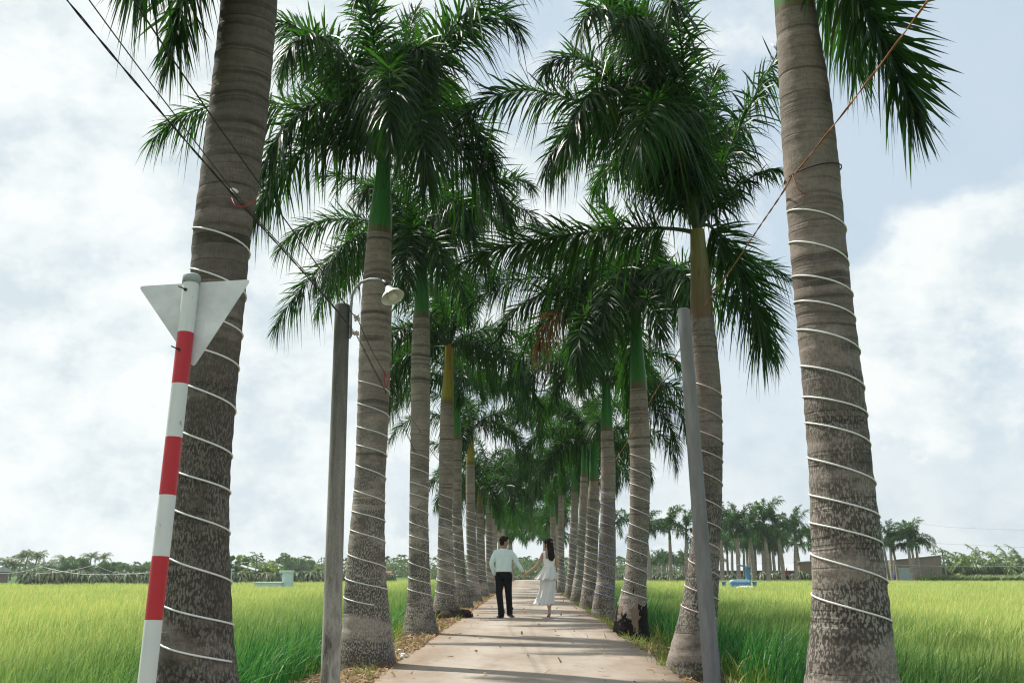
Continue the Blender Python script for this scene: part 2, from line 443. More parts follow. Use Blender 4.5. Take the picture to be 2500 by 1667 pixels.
def scuffed(name, c, under, amt=0.66):
    t = NT(name)
    tc = t.n('ShaderNodeTexCoord').outputs['Object']
    a = t.noise(t.vmul(tc, (1, 1, 0.5)), 26, 6, 0.65); b_ = t.noise(tc, 4, 4, 0.6); d = t.noise(t.vmul(tc, (30, 30, 3)), 1, 4, 0.6)
    col = t.mix(t.ramp(b_, [(0.35, 0.0), (0.7, 0.3)]), c, tuple(x * 0.72 for x in c))
    col = t.mix(t.ramp(d, [(0.55, 0), (0.75, 0.35)]), col, tuple(x * 0.6 + 0.03 for x in c))
    col = t.mix(t.ramp(a, [(amt, 0), (amt + 0.03, 0.8)]), col, under)
    return t.done(t.bsdf(col, t.ramp(a, [(0.3, 0.3), (0.7, 0.55)]), 0.4).outputs[0])
M['sign_white'] = scuffed('sign_white_paint', (0.62, 0.66, 0.64), (0.2, 0.17, 0.15))
M['sign_red'] = scuffed('sign_red_paint', (0.46, 0.016, 0.026), (0.3, 0.16, 0.14), 0.68)
M['sign_back'] = simple('sign_bare_metal', (0.72, 0.74, 0.74), (0.5, 0.52, 0.52), 7, 0.5, 0.4, 0.1, (1, 1, 1))
M['cap'] = simple('grey_plastic', (0.36, 0.42, 0.43), None, 5, 0.5)
M['dark_metal'] = simple('dark_metal', (0.03, 0.032, 0.034), None, 9, 0.5)
M['galv'] = simple('galvanised_steel', (0.24, 0.26, 0.27), (0.15, 0.17, 0.17), 9, 0.45, 0.5)
M['enamel'] = simple('white_enamel', (0.68, 0.71, 0.68), (0.55, 0.58, 0.54), 12, 0.3, 0.5)
M['bulb'] = simple('unlit_bulb', (0.66, 0.64, 0.55), None, 5, 0.2, 0.5)
M['porcelain'] = simple('porcelain', (0.5, 0.46, 0.42), (0.36, 0.3, 0.27), 9, 0.3, 0.5)
M['cable'] = simple('black_cable', (0.022, 0.022, 0.025), None, 9, 0.5)
M['cable_brown'] = simple('brown_cable', (0.07, 0.05, 0.038), None, 9, 0.6)
M['cord'] = simple('orange_cord', (0.46, 0.17, 0.03), (0.06, 0.03, 0.025), 9, 0.5, 0.3, 0, (1, 1, 1))
M['red_wire'] = simple('red_wire', (0.4, 0.04, 0.03), None, 9, 0.5)
M['tomb_teal'] = simple('teal_wash', (0.58, 0.71, 0.7), (0.5, 0.63, 0.63), 3, 0.7)
M['tomb_blue'] = simple('blue_wash', (0.07, 0.23, 0.42), (0.05, 0.17, 0.33), 3, 0.6)
M['tomb_pale'] = simple('pale_blue_wash', (0.4, 0.56, 0.7), (0.3, 0.46, 0.62), 3, 0.6)
M['white'] = simple('white_wash', (0.72, 0.74, 0.72), (0.6, 0.62, 0.6), 3, 0.7)
M['tin'] = simple('tin_roof', (0.5, 0.52, 0.54), (0.34, 0.35, 0.37), 3, 0.5, 0.4, 0.2, (8, 1, 1))
M['brick'] = simple('render_wall', (0.25, 0.195, 0.168), (0.2, 0.155, 0.135), 3, 0.9)
M['plank'] = simple('plank_wall', (0.3, 0.21, 0.15), (0.2, 0.14, 0.1), 4, 0.85, 0.2, 0.2, (6, 6, 0.5))
M['shade_dark'] = simple('painted_shade', (0.03, 0.028, 0.025), None, 3, 0.9)  # near-black colour stands in for shade in openings and under roofs
M['roof_red'] = simple('red_tile', (0.36, 0.12, 0.07), (0.25, 0.08, 0.05), 6, 0.8)
M['blue_plastic'] = simple('blue_plastic', (0.03, 0.07, 0.28), None, 3, 0.4)
M['wire_white'] = simple('white_line', (0.55, 0.58, 0.57), None, 3, 0.5)

# ------------------------------------------------------------------ ground, path
def gz(x):
    xs = [-4000, -3.3, -2.75, -2.3, -1.9, -1.5, -1.2, 1.2, 1.46, 1.7, 2.3, 3.0, 4000]
    zs = [-0.36, -0.36, -0.22, -0.09, -0.035, -0.02, -0.1, -0.1, -0.05, -0.13, -0.24, -0.36, -0.36]
    return np.interp(x, xs, zs)

def build_ground():
    xs = np.concatenate([[-3500, -800, -200, -60, -20, -8, -5], np.linspace(-4, -1.3, 46), [-0.7, 0, 0.7], np.linspace(1.3, 4, 46), [5, 8, 20, 60, 200, 800, 3500]])
    ys = np.concatenate([[-300, -40, -10], np.linspace(-2, 30, 260), np.linspace(30.5, 120, 160), [140, 180, 300, 800, 2000, 5000]])
    X, Y = np.meshgrid(xs, ys)
    Z = gz(X)
    ax = np.abs(X)
    bump = 0.0
    for fx, fy, a, p in ((3.1, 2.3, 0.016, 0.3), (6.7, 5.1, 0.011, 1.7), (11.3, 13.7, 0.007, 2.9), (1.3, 0.9, 0.02, 4.1)):
        bump = bump + a * np.sin(X * fx + p + 1.3 * np.sin(Y * fy * 0.6)) * np.sin(Y * fy + 2 * p)
    w = np.clip((ax - 1.5) / 0.25, 0, 1) * np.clip((4.2 - ax) / 0.8, 0, 1)
    Z = Z + bump * w
    ny, nx = X.shape
    idx = np.arange(ny * nx).reshape(ny, nx)
    q = np.stack([idx[:-1, :-1], idx[:-1, 1:], idx[1:, 1:], idx[1:, :-1]], -1).reshape(-1, 4)
    v = np.stack([X, Y, Z], -1).reshape(-1, 3)
    tag(link('ground', mesh_np('ground', v, q, [M['ground']], smooth=True)), kind='structure')
build_ground()

def build_path():
    ys = np.concatenate([np.arange(-8, 40, 0.2), np.arange(40, 118.1, 1.0)])
    rng = np.random.default_rng(3)
    def edge(ph):
        return 0.03 * np.sin(ys * 0.9 + ph) + 0.02 * np.sin(ys * 2.7 + 2 * ph) + rng.normal(0, 0.008, len(ys))
    L = -1.46 + edge(0.4); Rr = 1.46 + edge(2.2)
    cols = []
    for f in np.linspace(0, 1, 15):
        x = L * (1 - f) + Rr * f
        z = 0.012 - 0.012 * (2 * f - 1) ** 2 + 0.003 * np.sin(ys * 0.5 + 5 * f)
        cols.append(np.stack([x, ys, z], -1))
    lo = np.stack([L - 0.02, ys, np.full_like(ys, -0.13)], -1); hi = np.stack([Rr + 0.02, ys, np.full_like(ys, -0.2)], -1)
    l2 = cols[0].copy(); l2[:, 0] -= 0.012; l2[:, 2] -= 0.015
    r2 = cols[-1].copy(); r2[:, 0] += 0.012; r2[:, 2] -= 0.015
    A = np.stack([lo, l2] + cols + [r2, hi], 1)
    n, m, _ = A.shape
    idx = np.arange(n * m).reshape(n, m)
    q = np.stack([idx[:-1, :-1], idx[:-1, 1:], idx[1:, 1:], idx[1:, :-1]], -1).reshape(-1, 4)
    tag(link('path', mesh_np('path', A.reshape(-1, 3), q, [M['path']], smooth=True)), kind='structure')
build_path()

# ------------------------------------------------------------------ blades (rice, verge grass, litter)
def blades(base, h, w, lean_az, lean, droop, name, mat, n=4, rnd=None):
    N = len(base)
    t = np.linspace(0, 1, n)
    dirx = np.stack([np.cos(lean_az), np.sin(lean_az)], -1)
    wa = lean_az + np.pi / 2 + RNG.normal(0, 0.7, N)
    side = np.stack([np.cos(wa), np.sin(wa), np.zeros(N)], -1)
    V = np.zeros((N, n, 2, 3), np.float32)
    for i, tt in enumerate(t):
        c = base.copy()
        off = h * (lean * tt + droop * tt * tt)
        c[:, 0] += dirx[:, 0] * off; c[:, 1] += dirx[:, 1] * off
        c[:, 2] += h * (tt - droop * 0.55 * tt * tt * tt)
        ww = w * (0.65 + 0.7 * tt) * (1 - tt ** 3) * 0.5 + 0.0004
        V[:, i, 0] = c - side * ww[:, None]; V[:, i, 1] = c + side * ww[:, None]
    b = (np.arange(N) * n * 2)[:, None, None]
    k = (np.arange(n - 1) * 2)[None, :, None]
    q = b + k + np.array([0, 1, 3, 2])[None, None, :]
    if rnd is None: rnd = RNG.random(N)
    at = {'rnd': np.repeat(rnd, n * 2), 'along': np.tile(np.repeat(t, 2), N)}
    return mesh_np(name, V.reshape(-1, 3), q.reshape(-1, 4), [mat], attrs=at)

def rice_field(side):
    xs, ys, ws, hs = [], [], [], []
    for y0, y1, dens, wid in ((2.5, 14, 340, 0.0105), (14, 30, 200, 0.0115), (30, 58, 95, 0.016), (58, 112, 40, 0.026)):
        area_n = int((y1 - y0) * (0.74 * y1 + 6.7) * dens)
        y = RNG.uniform(y0, y1, area_n); x = RNG.uniform(2.3, 0.74 * y1 + 9, area_n)
        keep = (x < 0.72 * y + 7)
        y, x = y[keep], x[keep]
        # planted in clumps
        cl = RNG.normal(0, 0.05, len(x))
        sp = 0.22
        x = np.where(RNG.random(len(x)) < 0.6, np.round(x / sp) * sp + cl, x)
        keep = x > 2.34 + 0.12 * np.sin(y * 1.7) + 0.1 * np.sin(y * 4.1)
        x, y = x[keep], y[keep]
        xs.append(x * side); ys.append(y); ws.append(np.full(len(x), wid)); hs.append(np.full(len(x), 0.58))
    x = np.concatenate(xs); y = np.concatenate(ys); w = np.concatenate(ws); h = np.concatenate(hs)
    if side < 0:
        lim = np.where(-x > 0.17 * y + 3, 72 + np.clip((0.53 * y + x) * 2.2, 0, 45), 112)
    else:
        lim = np.full(len(x), 104.0)
    k = y < lim; x, y, w, h = x[k], y[k], w[k], h[k]
    # keep clear of the tombs
    for (cx, cy, rx, ry) in TOMBS:
        k = ~((np.abs(x - cx) < rx) & (np.abs(y - cy) < ry)); x, y, w, h = x[k], y[k], w[k], h[k]
    N = len(x)
    undul = 0.05 * np.sin(x * 0.9 + 0.4 * y) + 0.04 * np.sin(y * 0.7)
    h = h * np.where(y < 25, RNG.uniform(0.72, 1.14, N), RNG.uniform(0.82, 1.04, N)) + undul * np.where(y < 25, 1, 0.6)
    h = h * (1 + (0.3 if side > 0 else 0.12) * np.clip((4.0 - np.abs(x)) / 1.4, 0, 1) * RNG.uniform(0.3, 1.2, N))
    base = np.stack([x, y, np.minimum(gz(x), -0.2)], -1)
    az = RNG.normal(R(-12), 0.75, N)
    m = RNG.random(N) < 0.22
    az = np.where(m, RNG.uniform(0, 6.283, N), az)
    lean = RNG.uniform(0.05, 0.4, N); droop = RNG.uniform(0.0, 0.75, N) ** 1.5
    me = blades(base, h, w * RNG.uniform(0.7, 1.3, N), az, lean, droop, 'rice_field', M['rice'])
    o = link('rice_field', me)
    tag(o, 'yellow-green rice paddy beside the row with the ' + ('striped sign' if side < 0 else 'orange cord'), 'rice field', kind='stuff')

def pix_ground(px, py, Y, z):
    p = P(px, py, Y); return Vector((p.x, Y, z))

TOMBS = []
_t = P(690, 1415, 66); TOMBS.append((_t.x - 0.7, 66, 1.5, 1.1))
_t = P(1812, 1415, 66); TOMBS.append((_t.x, 66, 1.0, 0.7))
_t = P(556, 1415, 70); TOMBS.append((_t.x, 70, 0.6, 0.5))
rice_field(-1); rice_field(1)

def verge():
    # dry straw and leaf litter
    xs, ys = [], []
    for s, lo, hi, n in ((-1, 1.45, 2.5, 15000), (1, 1.5, 2.4, 6500)):
        y = 4 + (RNG.random(n) ** 1.7) * 60
        x = s * (lo + np.abs(RNG.normal(0, 0.42, n)) % (hi - lo))
        xs.append(x); ys.append(y)
    n = 420; xs.append(1.45 * np.sign(RNG.normal(0, 1, n)) * (1 - RNG.random(n) ** 2.2)); ys.append(6 + RNG.random(n) ** 1.5 * 45)
    x = np.concatenate(xs); y = np.concatenate(ys); N = len(x)
    L = RNG.uniform(0.015, 0.09, N); W = RNG.uniform(0.003, 0.014, N) * (1 + y / 40)
    az = RNG.uniform(0, 6.283, N); tilt = RNG.normal(0.15, 0.3, N)
    d = np.stack([np.cos(az) * np.cos(tilt), np.sin(az) * np.cos(tilt), np.sin(tilt)], -1)
    s = np.stack([-np.sin(az), np.cos(az), RNG.normal(0, 0.35, N)], -1)
    c = np.stack([x, y, np.where(np.abs(x) < 1.44, 0.012, gz(x)) + 0.018 + RNG.random(N) * 0.012], -1)
    V = np.stack([c - s * W[:, None], c + s * W[:, None], c + d * L[:, None] + s * W[:, None] * .5, c + d * L[:, None] - s * W[:, None] * .5], 1)
    q = np.arange(N * 4).reshape(N, 4)
    me = mesh_np('leaf_litter', V.reshape(-1, 3), q, [M['litter']], attrs={'rnd': np.repeat(RNG.random(N), 4)})
    tag(link('leaf_litter', me), 'dry straw and leaf litter strewn along both edges of the path', 'leaf litter', kind='stuff')
    # verge grass
    bx, by, hh, ww = [], [], [], []
    def tuft(x, y, n, r, h, w=0.006):
        a = RNG.uniform(0, 6.283, n); rr = r * np.sqrt(RNG.random(n))
        bx.append(x + rr * np.cos(a)); by.append(y + rr * np.sin(a)); hh.append(h * RNG.uniform(0.4, 1.1, n)); ww.append(np.full(n, w * (1 + y / 45)))
    for i in range(230):
        y = 6 + random.random() ** 1.4 * 85
        tuft(-random.uniform(1.5, 2.2), y, random.randint(5, 18), 0.12, random.uniform(0.06, 0.2))
    for i in range(650):
        y = 11 + random.random() ** 1.2 * 90
        tuft(random.uniform(1.5, 2.1), y, random.randint(10, 24), 0.16, random.uniform(0.08, 0.26))
    for i in range(200):     # taller weeds at the foot of the rows
        y = 4 + random.random() ** 1.5 * 45
        s = random.choice((-1, 1, 1))
        tuft(s * random.uniform(2.05, 2.7), y, random.randint(12, 30), 0.2, random.uniform(0.25, 0.5), 0.009)
    x = np.concatenate(bx); y = np.concatenate(by); N = len(x)
    base = np.stack([x, y, gz(x) - 0.01], -1)
    me = blades(base, np.concatenate(hh), np.concatenate(ww), RNG.uniform(0, 6.283, N), RNG.uniform(0.1, 0.6, N), RNG.uniform(0, 0.7, N), 'verge_grass', M['grass'])
    tag(link('verge_grass', me), 'thin green and straw-coloured grass along the verges', 'grass', kind='stuff')
verge()

# ------------------------------------------------------------------ palm fronds
def rachis_generic(az, el, L, droop, side=0.0, n=26):
    s = np.linspace(0, 1, n)
    ang = el - droop * s ** 1.35
    azz = az + side * s * s
    ds = L / (n - 1)
    d = np.stack([np.cos(ang) * np.cos(azz), np.cos(ang) * np.sin(azz), np.sin(ang)], -1)
    return np.vstack([[0, 0, 0], np.cumsum(d[:-1] * ds, 0)])

def rachis_bezier(tip, arch, pull=0.45, n=26, side=0.0):
    tip = np.array(tip, float)
    up = np.array([0, 0, 1.0])
    sd = np.array([tip[1], -tip[0], 0]); sd /= (np.linalg.norm(sd) + 1e-6)
    p1 = tip * 0.12 + up * arch * 0.8 + sd * side * 0.5
    p2 = tip * (1 - pull * 0.55) + up * arch + sd * side
    t = np.linspace(0, 1, n)[:, None]
    return 3 * (1 - t) ** 2 * t * p1 + 3 * (1 - t) * t * t * p2 + t ** 3 * tip

def frond_mesh(rp, name='frond', per=120, lf=0.62, width=0.036, mat=None, seed=0, wind=(0.0, 0.0), rb=0.028, droopk=0.55, dead=0.0, plume=1.0):
    rng = np.random.default_rng(seed)
    rp = np.asarray(rp, float)
    seg = np.linalg.norm(np.diff(rp, axis=0), axis=1)
    cum = np.concatenate([[0], np.cumsum(seg)]); Lr = cum[-1]
    T = np.gradient(rp, axis=0); T /= np.linalg.norm(T, axis=1)[:, None]
    N = per * 2
    s = np.concatenate([np.linspace(0.13, 0.995, per), np.linspace(0.135, 1.0, per)]) + rng.normal(0, 0.004, N)
    s = np.clip(s, 0.1, 1.0)
    sd = np.concatenate([np.ones(per), -np.ones(per)])
    d = s * Lr
    base = np.stack([np.interp(d, cum, rp[:, i]) for i in range(3)], -1)
    tan = np.stack([np.interp(d, cum, T[:, i]) for i in range(3)], -1)
    tan /= np.linalg.norm(tan, axis=1)[:, None]
    up = np.array([0, 0, 1.0])
    # a steady sideways vector along the frond
    sv = np.cross(T, up); sv_ok = np.linalg.norm(sv, axis=1) > 0.25
    main = sv[sv_ok].mean(0) if sv_ok.any() else np.array([1.0, 0, 0])
    main /= np.linalg.norm(main)
    S = main[None, :] - tan * (tan @ main)[:, None]; S /= np.linalg.norm(S, axis=1)[:, None]
    U = np.cross(S, tan)
    flip = np.where(U[:, 2] < -0.3, 1.0, 1.0)
    alpha = np.interp(s, [0.1, 0.3, 0.75, 1.0], [1.2, 1.08, 0.82, 0.3]) + rng.normal(0, 0.13, N)
    beta = rng.choice([-0.75, -0.2, 0.35, 0.95], N, p=[0.24, 0.3, 0.26, 0.2]) * plume + rng.normal(0, 0.18, N)
    D = tan * np.cos(alpha)[:, None] + (S * (sd * np.cos(beta))[:, None] + U * (np.sin(beta) * flip)[:, None]) * np.sin(alpha)[:, None]
    ll = lf * np.interp(s, [0.1, 0.22, 0.5, 0.8, 1.0], [0.6, 0.92, 1.0, 0.82, 0.5]) * rng.uniform(0.7, 1.12, N)
    g = droopk * rng.uniform(0.45, 1.4, N) * ll * np.clip(1.0 - 0.75 * np.sin(beta), 0.25, 1.6)
    wv = np.array([wind[0], wind[1], 0.0])
    # width vector: flat side mostly facing along the rachis
    Wd = np.cross(D, U + rng.normal(0, 0.5, (N, 3))); Wd /= (np.linalg.norm(Wd, axis=1)[:, None] + 1e-9)
    ts = np.array([0.0, 0.3, 0.66, 1.0]); wp = np.array([0.55, 1.0, 0.75, 0.03])
    ww = width * rng.uniform(0.7, 1.2, N) * np.interp(s, [0.1, 0.3, 0.8, 1], [0.8, 1, 0.85, 0.5])
    V = np.zeros((N, 4, 2, 3))
    for i, t in enumerate(ts):
        c = base + D * (ll * t * (1 - 0.12 * t))[:, None] + np.outer(g * t * t, [0, 0, -1.0]) + np.outer(ll * t * t, wv)
        V[:, i, 0] = c - Wd * (ww * wp[i] * 0.5)[:, None]
        V[:, i, 1] = c + Wd * (ww * wp[i] * 0.5)[:, None]
    b = (np.arange(N) * 8)[:, None, None]; k = (np.arange(3) * 2)[None, :, None]
    q = (b + k + np.array([0, 1, 3, 2])[None, None, :]).reshape(-1, 4)
    rnd = np.repeat(rng.random(N), 8)
    # rachis tube
    ns = 5; n = len(rp)
    rad = rb * np.interp(np.linspace(0, 1, n), [0, 0.08, 0.3, 1], [1.5, 1.0, 0.62, 0.12])
    A = np.cross(T, main); A /= np.linalg.norm(A, axis=1)[:, None]; B = np.cross(T, A)
    ring = []
    for kx in range(ns):
        a = 2 * math.pi * kx / ns
        ring.append(rp + (A * math.cos(a) + B * math.sin(a)) * rad[:, None])
    RV = np.stack(ring, 1).reshape(-1, 3)
    i0 = np.arange(n * ns).reshape(n, ns)
    rq = np.stack([i0[:-1], np.roll(i0[:-1], -1, 1), np.roll(i0[1:], -1, 1), i0[1:]], -1).reshape(-1, 4) + N * 8
    V = np.vstack([V.reshape(-1, 3), RV]); Q = np.vstack([q, rq])
    mi = np.concatenate([np.zeros(len(q)), np.ones(len(rq))]).astype(int)
    if dead:
        # outer leaflets withered
        ld = (np.repeat(s, 3) > 1 - dead) & (np.repeat(rng.random(N), 3) < 0.85)
        mi[:len(q)][ld] = 2
    return V, Q, mi, np.concatenate([rnd, np.full(len(RV), 0.5)])

def frond_obj_mesh(rp, **kw):
    V, Q, mi, rnd = frond_mesh(rp, **kw)
    return mesh_np('frond', V, Q, [M['frond'], M['rachis'], M['frond_dead']], matidx=mi, attrs={'rnd': rnd})

# shared frond meshes for the crowns further back
GEN = []
for i in range(14):
    el = R([82, 70, 60, 52, 46, 40, 34, 28, 22, 15, 8, 0, 64, 30][i]); dr = R([70, 85, 95, 100, 105, 108, 110, 108, 105, 100, 95, 85, 80, 125][i])
    GEN.append((el, frond_obj_mesh(rachis_generic(0, el, random.uniform(2.7, 3.4), dr, random.uniform(-0.3, 0.3)), seed=100 + i, per=175, width=0.031, lf=0.62, droopk=0.58, wind=(random.uniform(-.1, .1), random.uniform(-.15, .15)))))
GEN_FAR = []
for i in range(8):
    el = R([84, 68, 55, 44, 32, 18, 74, 4][i]); dr = R([60, 78, 88, 95, 98, 92, 70, 80][i])
    V, Q, mi, rnd = frond_mesh(rachis_generic(0, el, random.uniform(2.4, 3.1), dr, random.uniform(-.2, .2), n=14), seed=200 + i, per=60, width=0.06, lf=0.62, rb=0.04, droopk=0.5)
    GEN_FAR.append((V, Q, mi, rnd))

def lathe_path(centers, radii, uvv, nseg, mat, name):
    """tube whose rings stay horizontal, UV in metres"""
    c = np.asarray(centers); r = np.asarray(radii); n = len(c)
    a = np.linspace(0, 2 * np.pi, nseg + 1)[:-1]
    V = np.stack([c[:, None, 0] + r[:, None] * np.cos(a), c[:, None, 1] + r[:, None] * np.sin(a), np.repeat(c[:, 2:3], nseg, 1)], -1)
    i0 = np.arange(n * nseg).reshape(n, nseg)
    q = np.stack([i0[:-1], np.roll(i0[:-1], -1, 1), np.roll(i0[1:], -1, 1), i0[1:]], -1).reshape(-1, 4)
    ua = np.linspace(0, 2 * np.pi, nseg + 1) * 0.2
    uv = np.zeros((n - 1, nseg, 4, 2))
    uv[:, :, 0, 0] = ua[:-1]; uv[:, :, 3, 0] = ua[:-1]; uv[:, :, 1, 0] = ua[1:]; uv[:, :, 2, 0] = ua[1:]
    uv[:, :, 0, 1] = uvv[:-1, None]; uv[:, :, 1, 1] = uvv[:-1, None]; uv[:, :, 2, 1] = uvv[1:, None]; uv[:, :, 3, 1] = uvv[1:, None]
    return mesh_np(name, V.reshape(-1, 3), q, [mat], smooth=True, uv=uv.reshape(-1, 2))

PALMS = {}
def palm(key, Y, pts, shaft, crown, zb, label, group, shaft_kind='green', bark='trunk', nseg=36, step=0.035, fronds=None, nrand=9, seed=0, elmax=85, base_w=None, frond_scale=1.0):
    """pts: (px, py, w) up the trunk in the photo, shaft: same for the crownshaft, crown: its top point"""
    rng = np.random.default_rng(seed + 5)
    cs = [P(px, py, Y) for px, py, w in pts]; ws = [KX(px, py, Y, w) for px, py, w in pts]
    z = np.array([c.z for c in cs]); x = np.array([c.x for c in cs]); w = np.array(ws)
    o = np.argsort(z); z, x, w = z[o], x[o], w[o]
    zz = np.arange(zb, z[-1] + 1e-6, step); zz[-1] = z[-1]
    def smooth_interp(q, a, b):
        v = np.interp(q, a, b)
        k = max(3, int(0.3 / step) | 1); pad = k // 2
        vp = np.pad(v, pad, mode='edge'); return np.convolve(vp, np.ones(k) / k, 'valid')
    xx = smooth_interp(zz, z, x); rr = smooth_interp(zz, z, w) / 2
    # flare at the very foot
    rr = rr * (1 + 0.16 * np.exp(-(zz - zb) / 0.13))
    # swollen rings
    ph = rng.uniform(0, 6)
    rr = rr * (1 + 0.010 * np.sin(zz * 31 + 2.3 * np.sin(zz * 5 + ph)) + 0.006 * np.sin(zz * 67 + ph))
    b0 = Vector((float(xx[0]), Y, zb))
    root = empty('royal_palm', b0)
    tag(root, label, 'palm tree', group)
    yy = np.full_like(xx, Y) + 0.02 * np.sin(zz * 1.3 + ph)
    C = np.stack([xx - b0.x, yy - Y, zz - zb], -1)
    link('trunk', lathe_path(C, rr, zz - zb, nseg, M[bark], 'trunk'), root)
    # crownshaft
    sp = [P(px, py, Y) for px, py, w_ in shaft]; sw = [KX(px, py, Y, w_) / 2 for px, py, w_ in shaft]
    sz = np.array([p.z for p in sp]); sx = np.array([p.x for p in sp]); sw = np.array(sw)
    o = np.argsort(sz); sz, sx, sw = sz[o], sx[o], sw[o]
    q = np.linspace(z[-1] - 0.01, sz[-1], 26)
    sxx = np.interp(q, sz, sx); srr = np.interp(q, sz, sw)
    k = 5
    srr = np.convolve(np.pad(srr, 2, mode='edge'), np.ones(k) / k, 'valid')
    SC = np.stack([sxx - b0.x, np.zeros_like(q) + yy[-1] - Y, q - zb], -1)
    link('crownshaft', lathe_path(SC, srr, np.linspace(0, 1, len(q)), nseg, M['shaft_' + shaft_kind], 'crownshaft'), root)
    top = Vector((float(SC[-1][0]), float(SC[-1][1]), float(SC[-1][2]) - 0.05))
    cw = b0 + top
    # chosen fronds
    for i, fr in enumerate(fronds or []):
        tx, ty, dY, arch = fr[:4]
        opt = fr[4] if len(fr) > 4 else {}
        tip = P(tx, ty, Y + dY) - cw
        rp = rachis_bezier(tip, arch, side=opt.get('side', 0.0), pull=opt.get('pull', 0.45))
        me = frond_obj_mesh(rp, seed=seed * 31 + i, per=int(opt.get('per', 215) * 0.95), width=opt.get('w', 0.031), lf=opt.get('lf', 0.64), dead=opt.get('dead', 0.0), droopk=opt.get('dk', 0.58), wind=opt.get('wind', (0.05, 0)))
        link('frond', me, root, top)
    # the rest of the crown
    ga = rng.uniform(0, 6.28)
    for i in range(nrand):
        gi = (i * 3 + seed) % len(GEN)
        el, me = GEN[gi]
        o = link('frond', me, root, top)
        o.rotation_euler = (rng.normal(0, 0.06), rng.normal(0, 0.08), ga + i * 2.39996 + rng.normal(0, 0.25))
        s = frond_scale * rng.uniform(0.86, 1.1); o.scale = (s, s, s)
    PALMS[key] = dict(root=root, z=zz, x=xx, r=rr, y=yy, Y=Y, zb=zb)
    return root

# ---- the near pairs, measured
GL = 'palms of the avenue on the side of the road sign'
GR = 'palms of the avenue on the side of the orange cord'
palm('L1', 6.3, [(483, 1700, 205), (483, 1667, 200), (480, 1567, 178), (488, 1300, 142), (492, 1238, 135), (501, 1127, 125), (517, 935, 122), (539, 574, 138), (575, 319, 141), (599, 106, 136), (610, 0, 132), (622, -130, 118)],
     [(622, -130, 116), (628, -230, 98), (634, -330, 74)], None, -0.1,
     'dark ringed palm trunk right behind the striped road sign', GL, bark='trunk_dark', nseg=56, step=0.02, seed=1, nrand=0,
     fronds=[(412, 150, -0.3, 0.85, dict(lf=0.52, dk=0.4)), (330, -60, -1.2, 0.9), (980, -420, 0.6, 0.7), (900, -300, 2.2, 0.8), (300, -300, 1.5, 0.8), (640, -700, 1.0, 0.4), (560, -600, -1.6, 0.6), (760, -500, -1.0, 0.7)])
palm('L2', 11.5, [(898, 1612, 132), (893.5, 1400, 97), (897, 1290, 84), (903.6, 1169, 74), (909, 1030, 76), (915, 855, 78), (920, 720, 73), (925, 600, 61), (927, 574, 58)],
     [(927, 574, 59), (929, 540, 58), (932, 490, 47), (935, 440, 38), (937, 400, 34)], None, -0.08,
     'palm directly behind the lamp pole, green crownshaft above a ringed grey trunk', GL, nseg=48, step=0.025, seed=2, nrand=1,
     fronds=[(378, 335, 0.4, 1.0), (622, 535, 0.7, 1.1), (640, 420, -0.6, 1.3), (1045, 430, -2.2, 1.25, dict(per=230, dk=0.75)), (700, 130, -2.0, 1.1, dict(per=210)), (650, 60, -0.9, 0.8), (690, 165, 1.6, 0.9), (1265, 70, -1.0, 1.15), (1205, 400, 0.5, 1.15), (1245, 545, 0.7, 1.1), (1020, 20, 1.8, 0.5), (880, -20, -1.6, 0.8), (950, 330, -2.6, 1.5, dict(per=230, dk=0.7)), (1040, 150, -1.5, 1.0), (1120, 250, 2.0, 0.9), (800, 250, 2.2, 1.0)])
palm('L3', 17.0, [(1026, 1540, 86), (1025, 1500, 70), (1023.5, 1419, 53), (1022.6, 1259, 46), (1026, 1046, 47), (1027, 855, 46), (1029, 778.6, 39)],
     [(1029, 778.6, 39), (1030, 727, 36), (1030, 670, 27), (1030, 625, 23)], None, -0.05,
     'palm with a small dark hole in its trunk, next beyond the lamp palm', GL, nseg=40, step=0.03, seed=3, nrand=8,
     fronds=[(678, 610, 0.3, 1.0), (672, 800, -0.3, 1.2, dict(per=210)), (1205, 700, 0.2, 1.3), (985, 705, -2.0, 1.3), (955, 400, 0.6, 0.4), (1130, 420, 0.5, 0.6), (880, 480, -1.2, 0.9), (1150, 560, -1.4, 1.2), (830, 700, 1.8, 1.2)])
palm('L4', 23.0, [(1090, 1492, 66), (1088, 1419, 44), (1087, 1259, 33), (1091, 1097, 38), (1091.5, 989, 32)],
     [(1091.5, 989, 32), (1093, 950, 28), (1095, 919, 24), (1097, 842, 19)], None, 0.1,
     'palm with a yellow crownshaft standing on an exposed root ball', GL, shaft_kind='yellow', nseg=32, step=0.035, seed=4, nrand=17)
palm('L5', 28.8, [(1133, 1472, 44), (1122, 1400, 30), (1115, 1259, 25), (1116, 1075, 23)],
     [(1116, 1075, 22), (1114, 1000, 17), (1113, 930, 14)], None, -0.05,
     'slim palm half hidden behind the palm with the yellow crownshaft', GL, nseg=28, step=0.04, seed=5, nrand=13)
palm('L6', 34.7, [(1159, 1463, 36), (1153, 1400, 26), (1149, 1259, 23), (1148, 1135, 22)],
     [(1148, 1135, 21), (1149, 1090, 16), (1150, 1045, 12)], None, -0.05,
     'sixth palm in the row behind the road sign, yellow-green crownshaft', GL, shaft_kind='yellow', nseg=24, step=0.05, seed=6, nrand=13)
palm('L7', 40.5, [(1180, 1449, 30), (1175, 1400, 22), (1172, 1253, 19)],
     [(1172, 1253, 18), (1172, 1220, 14), (1173, 1186, 10)], None, -0.05,
     'shorter palm with a brown crownshaft, seventh in the row behind the road sign', GL, shaft_kind='brown', nseg=24, step=0.05, seed=7, nrand=13)
